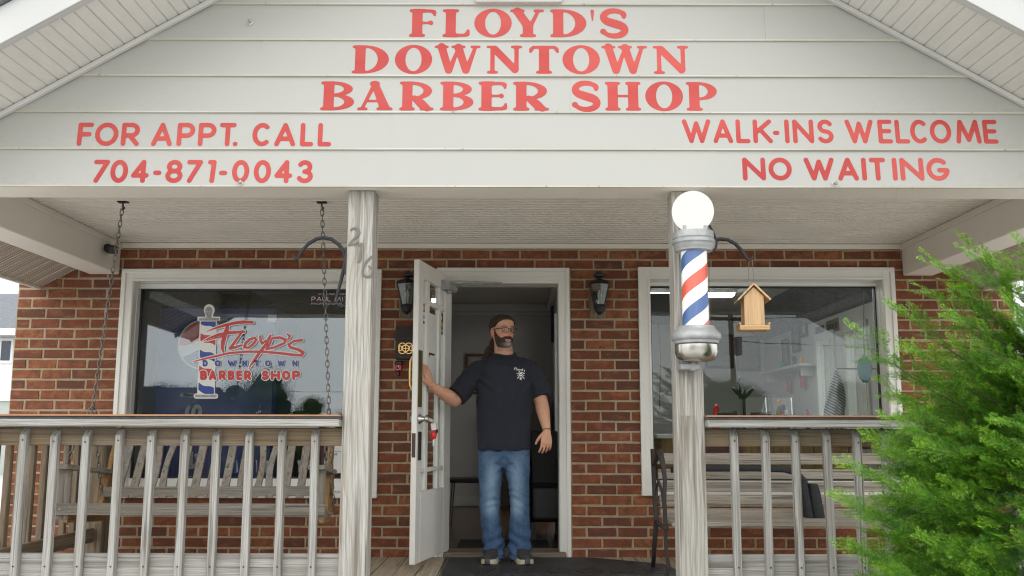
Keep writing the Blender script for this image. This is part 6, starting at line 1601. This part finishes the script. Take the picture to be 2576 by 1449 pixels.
for sx in (-1, 1):
    m = MB(); m.tube([hp(sx * .014, .0225, .001), hp(sx * .026, .0275, .0012), hp(sx * .040, .0275, .0015), hp(sx * .052, .021, .001)], [.002, .003, .0028, .0015], 8); m.build('eyebrow', HAIR, man, smooth=True)
    ec = hp(sx * .031, .001, -.0075)
    m = MB(); m.ell(ec, .0112, .0112, .0105, 16, 12); e = m.build('eye', plain('eye_white', (.62, .58, .55), .2, .03), man, smooth=True)
    m = MB(); m.ell(ec + (fwd + rgt * .12).normalized() * .0085, .0052, .0052, .0052, 12, 8); m.build('iris', plain('dark_iris', (.03, .018, .012), .2, .1), e, smooth=True)
    for zz, rr in ((.0062, .0026), (-.0068, .0022)):
        m = MB(); m.tube([ec + rgt * (q * .012) + fwd * (.0105 * sqrt(max(0, 1 - (q * .9) ** 2))) + Vector((0, 0, zz * (1 - .55 * q * q))) for q in (-1, -.6, 0, .6, 1)], rr, 8); m.build('eyelid', plain('eyelid_skin', (.40, .19, .125), .5, .05), e, smooth=True)
# ponytail: loose curls behind the neck
m = MB(); tail = [HC - fwd * .095 + Vector((0, 0, .0)), HC - fwd * .115 + Vector((0, 0, -.06)), HC - fwd * .11 + Vector((-.035, 0, -.13)), HC - fwd * .10 + Vector((-.06, -.01, -.20))]
for k in range(46):
    a = rg2.uniform(0, 2 * pi); r0 = rg2.uniform(.005, .022); w0, f0 = rg2.uniform(.004, .012), rg2.uniform(2.5, 4.5); P = []
    for j in range(18):
        q = j / 17; i = min(2, int(q * 3)); u = q * 3 - i; c = tail[i].lerp(tail[i + 1], u); sp = r0 * (1 + 1.3 * q)
        P.append(c + rgt * (sp * cos(a) + w0 * sin(f0 * q * 2 * pi + a)) + Vector((0, 0, 1)) * (w0 * .6 * cos(f0 * q * 2 * pi + a)) + fwd * sp * sin(a))
    m.tube(P, [.0045 * (1 - .6 * j / 17) for j in range(18)], 5)
m.build('ponytail', mk_hair('curly_tail', (.03, .018, .012), (.13, .075, .045)), man, smooth=True)
# spectacles
sp_ = MB(); LN = []
for sx in (-1, 1):
    c = HC + rgt * (sx * .0335) + fwd * .108 + Vector((0, 0, .000)) - fwd * (abs(sx) * .0)
    rim = [c + rgt * (.0265 * (abs(cos(t)) ** .55) * (1 if cos(t) > 0 else -1)) - fwd * (.004 * (cos(t) * sx > 0)) + Vector((0, 0, .0165 * (abs(sin(t)) ** .6) * (1 if sin(t) > 0 else -1) - .002)) for t in [2 * pi * k / 24 for k in range(24)]]
    sp_.tube(rim, .0021, 6, closed=True); LN.append(rim)
    sp_.tube([c + rgt * (sx * .026) + Vector((0, 0, .008)), HC + rgt * (sx * .073) + fwd * .085 + Vector((0, 0, .009)), HC + rgt * (sx * .079) + fwd * .02 + Vector((0, 0, .008)), HC + rgt * (sx * .0795) - fwd * .004 + Vector((0, 0, .006))], [.0026, .0034, .0034, .0024], 6)
sp_.tube([HC + rgt * -.008 + fwd * .109 + Vector((0, 0, .006)), HC + fwd * .113 + Vector((0, 0, .008)), HC + rgt * .008 + fwd * .109 + Vector((0, 0, .006))], .002, 6)
so_ = sp_.build('spectacles', M['black'], man, smooth=True)
for rim in LN: m = MB(); m.loft([[p + fwd * .0004 for p in rim], [p - fwd * .0004 for p in rim]]); m.build('lens', M['lens'], so_)

# --- T-shirt
sh_ = MB()
sh_.loft([ring(PX + dx, PY, z, hw, f, b, 44, 2.5) for z, dx, hw, f, b in ((.785, .0, .193, .140, .125), (.84, .0, .194, .142, .125), (.95, .0, .196, .150, .12), (1.05, .001, .198, .154, .12), (1.15, .001, .201, .150, .12), (1.25, .001, .205, .142, .12), (1.33, .0, .205, .128, .115), (1.385, .0, .196, .110, .108), (1.425, .0, .160, .092, .098), (1.455, .0, .115, .080, .088), (1.478, .0, .088, .073, .080), (1.490, .0, .078, .069, .075))])
def sleeve(P, rr, fl): sh_.tube(P, rr, 22)
for i_ in range(len(sh_.v)):
    a_x, a_y, a_z = sh_.v[i_]
    if a_z > 1.40: sh_.v[i_] = (a_x, a_y, a_z - (.026 * min(1, (a_z - 1.40) / .06)) * max(0, (PY + .02 - a_y) / .09) - .006)
sleeve([(-.16, -.335, 1.385), (-.235, -.345, 1.355), (-.30, -.385, 1.285), (-.372, -.428, 1.195), (-.398, -.446, 1.166)], [.070, .080, .078, .077, .078], 1)
sleeve([(.05, -.33, 1.385), (.125, -.335, 1.36), (.172, -.335, 1.29), (.204, -.335, 1.20), (.213, -.338, 1.17)], [.070, .080, .080, .078, .078], 1)
sme = fuse(sh_, .0055, 5)
v = coords(sme); n_ = normals(sme)
# neck opening, hem and folds
def fold(p):
    x, y, z = p; q = Vector((x, y, z)); f = 0
    f += .010 * mnoise.noise(Vector((x * 5 + z * 3.2, y * 4, z * 5.5 - x * 4)))                 # broad drape
    f += .0065 * mnoise.noise(Vector((x * 16 + 3, y * 8, z * 7)))                              # upright ripples low down
    for ax, az, dx_, dz_ in ((-.225, 1.27, .75, -.62), (.115, 1.27, -.75, -.62)):
        u = (x - ax) * dx_ + (z - az) * dz_; w_ = (x - ax) * -dz_ + (z - az) * dx_
        if u > -.02: f += .010 * math.exp(-u / .13) * sin(w_ * 85 + 2 * mnoise.noise(q * 7)) * math.exp(-abs(w_) / .07)
    if z < .93: f += .007 * (0.93 - z) / .14 * sin(x * 42 + 3 * mnoise.noise(q * 6))
    for (a0, b0) in (((-.30, -.385, 1.285), 0), ((.172, -.335, 1.29), 0)):
        d_2 = (q - Vector(a0)).length
        if d_2 < .13: f += .007 * (1 - d_2 / .13) * sin(q.dot(Vector((40, 10, 75))))
    return f
v += n_ * np.array([fold(p) for p in v])[:, None]
setco(sme, v)
def mk_shirt():
    g = G('navy_jersey'); o = g.obj(); x = g.xyz(o); f = g.noise(o, 300, 3); d = g.noise(o, 4, 4)
    c = g.mix(g.ramp(d, (.35, 0), (.7, 1)), (.0125, .0145, .024), (.019, .021, .032))
    c = g.mix(g.ramp(f, (.55, 0), (.75, .35)), c, (.05, .052, .065)); return g.bsdf(c, .92, g.bump(f, .25, .003))
SHIRT = mk_shirt(); place('t_shirt', sme, SHIRT)
bvh = BVHTree.FromPolygons([tuple(p) for p in v], [tuple(p.vertices) for p in sme.polygons])
def on_shirt(x, z, t=.0):
    h, n0, _, _ = bvh.ray_cast(Vector((x, -2, z)), Vector((0, 1, 0))); return (x, (h.y if h else PY - .15) - .0016 - t, z)
cl_ = MB(); cl_.tube([(PX + .083 * cos(t), PY - .002 + .076 * sin(t) - (.012 if sin(t) < 0 else 0) * -sin(t), 1.476 - .030 * max(0, -sin(t)) + .014 * max(0, sin(t))) for t in [2 * pi * k / 40 for k in range(40)]], .0085, 8, closed=True, flat=.7); cl_.build('collar', SHIRT, man, smooth=True)
hm_ = MB()
for zz in (.803,): hm_.tube([(a, b - .0004, c) for a, b, c in [on_shirt(PX - .175 + .35 * k / 30, zz) for k in range(31)]], .0012, 5)
hm_.build('hem_stitching', SHIRT, man)
# chest print: the shop name over a round-headed emblem with crossed arms
PRW = MB(); ux, uz = .0165, 1.352
w_ = .078; k_ = 0
lt = {'F': [(0, 0), (.25, 1), (1, 1.05)], 'f2': [(.15, .5), (.8, .55)], 'l': [(.2, 0), (.5, 1.1)], 'o': [(.5 + .4 * cos(t), .35 + .35 * sin(t)) for t in [2 * pi * j / 12 for j in range(13)]], 'y': [(.1, .7), (.45, .1)], 'y2': [(.95, .7), (.2, -.45)], 'd': [(.5 + .38 * cos(t), .33 + .33 * sin(t)) for t in [2 * pi * j / 12 for j in range(13)]], 'd2': [(.9, 0), (1.1, 1.1)], 's': [(.85, .65), (.35, .6), (.4, .4), (.8, .3), (.7, 0), (.15, .02)], "'": [(.4, .95), (.3, .7)]}
def printed(X, Y):
    d = np.full(X.shape, 1e3); x = 0.0
    for ch, wd in (('F f2', .013), ('l', .006), ('o', .011), ('y y2', .011), ('d d2', .011), ("'", .005), ('s', .010)):
        for q in ch.split(): d = np.minimum(d, d_line(X, Y, [(x + a * wd, .0 + b * .015 - x * .14) for a, b in lt[q]], .0015))
        x += wd + .0018
    return d
def print_cells(fun, x0, y0, x1, y1, h, ox, oz):      # small square cells that follow the folds of the cloth
    X, Y = np.meshgrid(np.arange(x0, x1, h), np.arange(y0, y1, h)); D = fun(X + h / 2, Y + h / 2); cache = {}
    def vtx(i, j):
        if (i, j) not in cache: cache[i, j] = len(PRW.v); PRW.v.append(on_shirt(ox + x0 + i * h, oz + y0 + j * h))
        return cache[i, j]
    for j, i in zip(*np.nonzero(D < 0)): PRW.f.append((vtx(i, j), vtx(i + 1, j), vtx(i + 1, j + 1), vtx(i, j + 1))); PRW.mi.append(0)
print_cells(printed, -.005, -.03, .09, .03, .0008, ux, uz)
def emblem2(X, Y):
    d = np.minimum(d_ell(X, Y, 0, .006, .0125, .0135), d_ell(X, Y, 0, -.022, .0085, .0095))
    d = np.maximum(d, -np.minimum(d_box(X, Y, -.009, .003, .009, .008, .002), np.abs(d_ell(X, Y, 0, -.022, .005, .006)) - .0008))
    for sx in (-1, 1):
        d = np.minimum(d, d_line(X, Y, [(sx * .028, .016), (sx * .012, .010)], .0022)); d = np.minimum(d, d_line(X, Y, [(sx * .012, -.008), (sx * .024, -.020)], .0026)); d = np.minimum(d, d_line(X, Y, [(sx * .024, .001), (sx * .018, .001)], .002))
    return np.minimum(d, d_line(X, Y, [(-.018, .025), (0, .0225), (.018, .022)], .002))
print_cells(emblem2, -.035, -.04, .035, .035, .0008, ux + .047, uz - .040)
PRW.build('chest_print', M['decalwhite'], man)

# --- jeans
je = MB()
je.loft([ring(PX, PY, z, hw, f, b, 40, 2.4) for z, hw, f, b in ((.66, .10, .06, .07), (.70, .172, .098, .115), (.76, .187, .108, .125), (.84, .186, .108, .12), (.90, .17, .10, .11))])
LEGS = [[(.78, -.244, -.060), (.64, -.240, -.062), (.557, -.230, -.072), (.47, -.229, -.082), (.40, -.228, -.086), (.26, -.217, -.078), (.133, -.202, -.054), (.07, -.196, -.048), (.032, -.190, -.050)],
        [(.78, -.052, .132), (.64, -.050, .127), (.557, -.026, .126), (.47, -.018, .126), (.40, -.012, .126), (.26, -.016, .131), (.133, -.022, .140), (.07, -.026, .130), (.032, -.022, .124)]]
for L in LEGS: je.loft([ring((a + b) / 2, PY + (.004 if z > .3 else .012), z, (b - a) / 2, .098 - .018 * (.78 - z) / .75 + (.012 if z < .1 else 0), .105 - .02 * (.78 - z) / .75, 30, 2.2) for z, a, b in L])
jme = fuse(je, .0055, 4)
v = coords(jme); n_ = normals(jme)
def jf(p):
    x, y, z = p; leg = -1 if x < PX else 1; q = Vector((x, y, z)); f = .004 * mnoise.noise(Vector((x * 9, y * 9, z * 7)))
    f += .003 * mnoise.noise(Vector((x * 22, y * 16, z * 15 + leg)))
    kz = z - .44 + leg * (x - (PX + leg * .09)) * .55
    f += .006 * math.exp(-(kz / .07) ** 2) * sin(kz * 105 + 5 * mnoise.noise(q * 8)) * (.6 + .8 * mnoise.noise(q * 13))                    # creases behind and over the knee
    if z < .30: f += .0085 * min(1, (.30 - z) / .18) * sin((z + leg * x * .5) * 78 + 3 * mnoise.noise(q * 7)) * (1 if z > .06 else .2)    # stacked cloth at the ankle
    if z > .62: f += .004 * sin(((x - PX) * leg * .8 + z) * 85) * math.exp(-((abs(x - PX) - .03) / .06) ** 2)
    return f
v += n_ * np.array([jf(p) for p in v])[:, None]; setco(jme, v)
def mk_denim():
    g = G('faded_denim'); o = g.obj(); x = g.xyz(o)
    tw_ = g.noise(g.sc(o, (380, 380, 120)), 1.0, 3); st = g.noise(g.sc(o, (90, 90, 9)), 1.0, 4); cl2 = g.noise(o, 8, 5, .65)
    ax = g.math('ABSOLUTE', g.math('SUBTRACT', g.math('ABSOLUTE', x[0]), .088))
    def blob(zc, zr, amp, xr): return g.math('MULTIPLY', g.math('EXPONENT', g.math('MULTIPLY', g.math('ADD', g.math('POWER', g.math('DIVIDE', g.math('SUBTRACT', x[2], zc), zr), 2.0), g.math('POWER', g.math('DIVIDE', ax, xr), 2.0)), -1.0)), amp)
    fade = g.math('ADD', blob(.55, .15, .75, .05), blob(.37, .06, .75, .045))
    fade = g.math('ADD', fade, g.math('MULTIPLY', g.math('SUBTRACT', cl2, .5), .9)); fade = g.math('MULTIPLY', fade, g.ramp(x[1], (.46, 1), (.52, .4)))
    c = g.mix(g.ramp(fade, (.0, 0), (.9, 1)), (.026, .070, .155), (.20, .31, .43))
    c = g.mix(g.ramp(st, (.5, 0), (.8, .4)), c, (.075, .16, .27)); c = g.mix(g.ramp(tw_, (.5, 0), (.75, .35)), c, (.30, .40, .50))
    return g.bsdf(c, .85, g.bump(g.math('ADD', tw_, cl2), .35, .004))
DEN = mk_denim(); place('jeans', jme, DEN)
jb = BVHTree.FromPolygons([tuple(p) for p in v], [tuple(p.vertices) for p in jme.polygons])
def on_j(x, z):
    h, n0, _, _ = jb.ray_cast(Vector((x, -2, z)), Vector((0, 1, 0))); return Vector((x, (h.y if h else PY - .09) + .0006, z))
SEAM = plain('pale_denim_seam', (.16, .23, .32), .8, .15, 40)
m = MB(); m.tube([on_j(PX + .003 * sin(k), .64 + .012 * k) for k in range(13)], .0010, 6)
for xs_ in (-.178, -.06, -.008, .112): m.tube([on_j(xs_, .05), on_j(xs_ + .002, .051)], .001, 5)
for a, b in ((-.183, -.058), (-.014, .118)): m.tube([on_j(a + (b - a) * k / 16, .052) for k in range(17)], .0014, 5)
m.build('seams', SEAM, man, smooth=True)
# --- shoes
def shoe(hx, hy, tx, ty, side):
    d = Vector((tx - hx, ty - hy, 0)); L = d.length; d.normalize(); s = Vector((-d.y, d.x, 0))
    up_ = MB(); rg_ = []
    for q, hw, z0, z1 in ((0, .020, .04, .10), (.05, .034, .036, .112), (.2, .040, .034, .118), (.36, .041, .032, .112), (.5, .045, .030, .092), (.66, .050, .028, .074), (.8, .049, .027, .064), (.92, .036, .028, .054), (.985, .014, .03, .044)):
        c = Vector((hx, hy, 0)) + d * L * q; rg_.append([c + s * (hw * (abs(cos(t)) ** .8) * (1 if cos(t) > 0 else -1)) + Vector((0, 0, .014 + (z0 + z1) / 2 + (z1 - z0) / 2 * sin(t))) for t in [2 * pi * k / 20 for k in range(20)]])
    up_.loft(rg_); o = up_.build('shoe', plain('charcoal_knit', (.038, .036, .036), .85, .3, 60, .5), man, smooth=True)
    so2 = MB(); rg_ = []
    for q, hw, z0, z1 in ((-.03, .026, .012, .042), (.0, .040, .004, .046), (.15, .047, .0, .040), (.38, .046, .0, .034), (.5, .046, .004, .036), (.68, .056, .0, .034), (.84, .054, .0, .034), (.96, .038, .004, .036), (1.03, .016, .010, .036)):
        c = Vector((hx, hy, 0)) + d * L * q; rg_.append([c + s * (a * hw) + Vector((0, 0, .0145 + b)) for a, b in ((-1, z0), (1, z0), (1.04, (z0 + z1) / 2), (.96, z1), (-.96, z1), (-1.04, (z0 + z1) / 2))])
    so2.loft(rg_); so2.build('sole', plain('cream_sole', (.52, .47, .36), .6, .12, 15), o, smooth='auto', bevel=.003)
    tb = MB(); rg_ = []
    for q, hw, z0, z1 in ((.86, .030, .0, .062), (.95, .027, .002, .055), (1.035, .018, .006, .044), (1.05, .008, .012, .034)):
        c = Vector((hx, hy, 0)) + d * L * q; rg_.append([c + s * (a * hw) + Vector((0, 0, .0145 + b)) for a, b in ((-1, z0), (1, z0), (1, (z0 + z1) * .6), (.55, z1), (-.55, z1), (-1, (z0 + z1) * .6))])
    tb.loft(rg_); tb.build('toe_cap', plain('dark_rubber_toe', (.05, .05, .052), .6, .15), o, smooth='auto')
    for q, zz in ((.46, .108), (.53, .097), (.60, .088)): c = Vector((hx, hy, 0)) + d * L * q; lc = MB(); lc.tube([c - s * .028 + Vector((0, 0, zz - .012)), c - s * .012 + Vector((0, 0, zz + .004)), c + s * .012 + Vector((0, 0, zz + .004)), c + s * .028 + Vector((0, 0, zz - .012))], .0028, 6); lc.build('lace', M['black'], o, smooth=True)
shoe(-.112, -.285, -.165, -.545, -1); shoe(.050, -.285, .108, -.550, 1)
m = MB(); wq = WR2 + (WR2 - EL2).normalized() * -.004; ax_ = (WR2 - EL2).normalized(); e1 = ax_.cross(Vector((0, 1, 0))).normalized(); e2 = ax_.cross(e1)
m.tube([wq + e1 * .031 * cos(t) + e2 * .029 * sin(t) for t in [2 * pi * k / 24 for k in range(24)]], .0024, 6, closed=True); m.build('bracelet', M['maroon'], man, smooth=True)
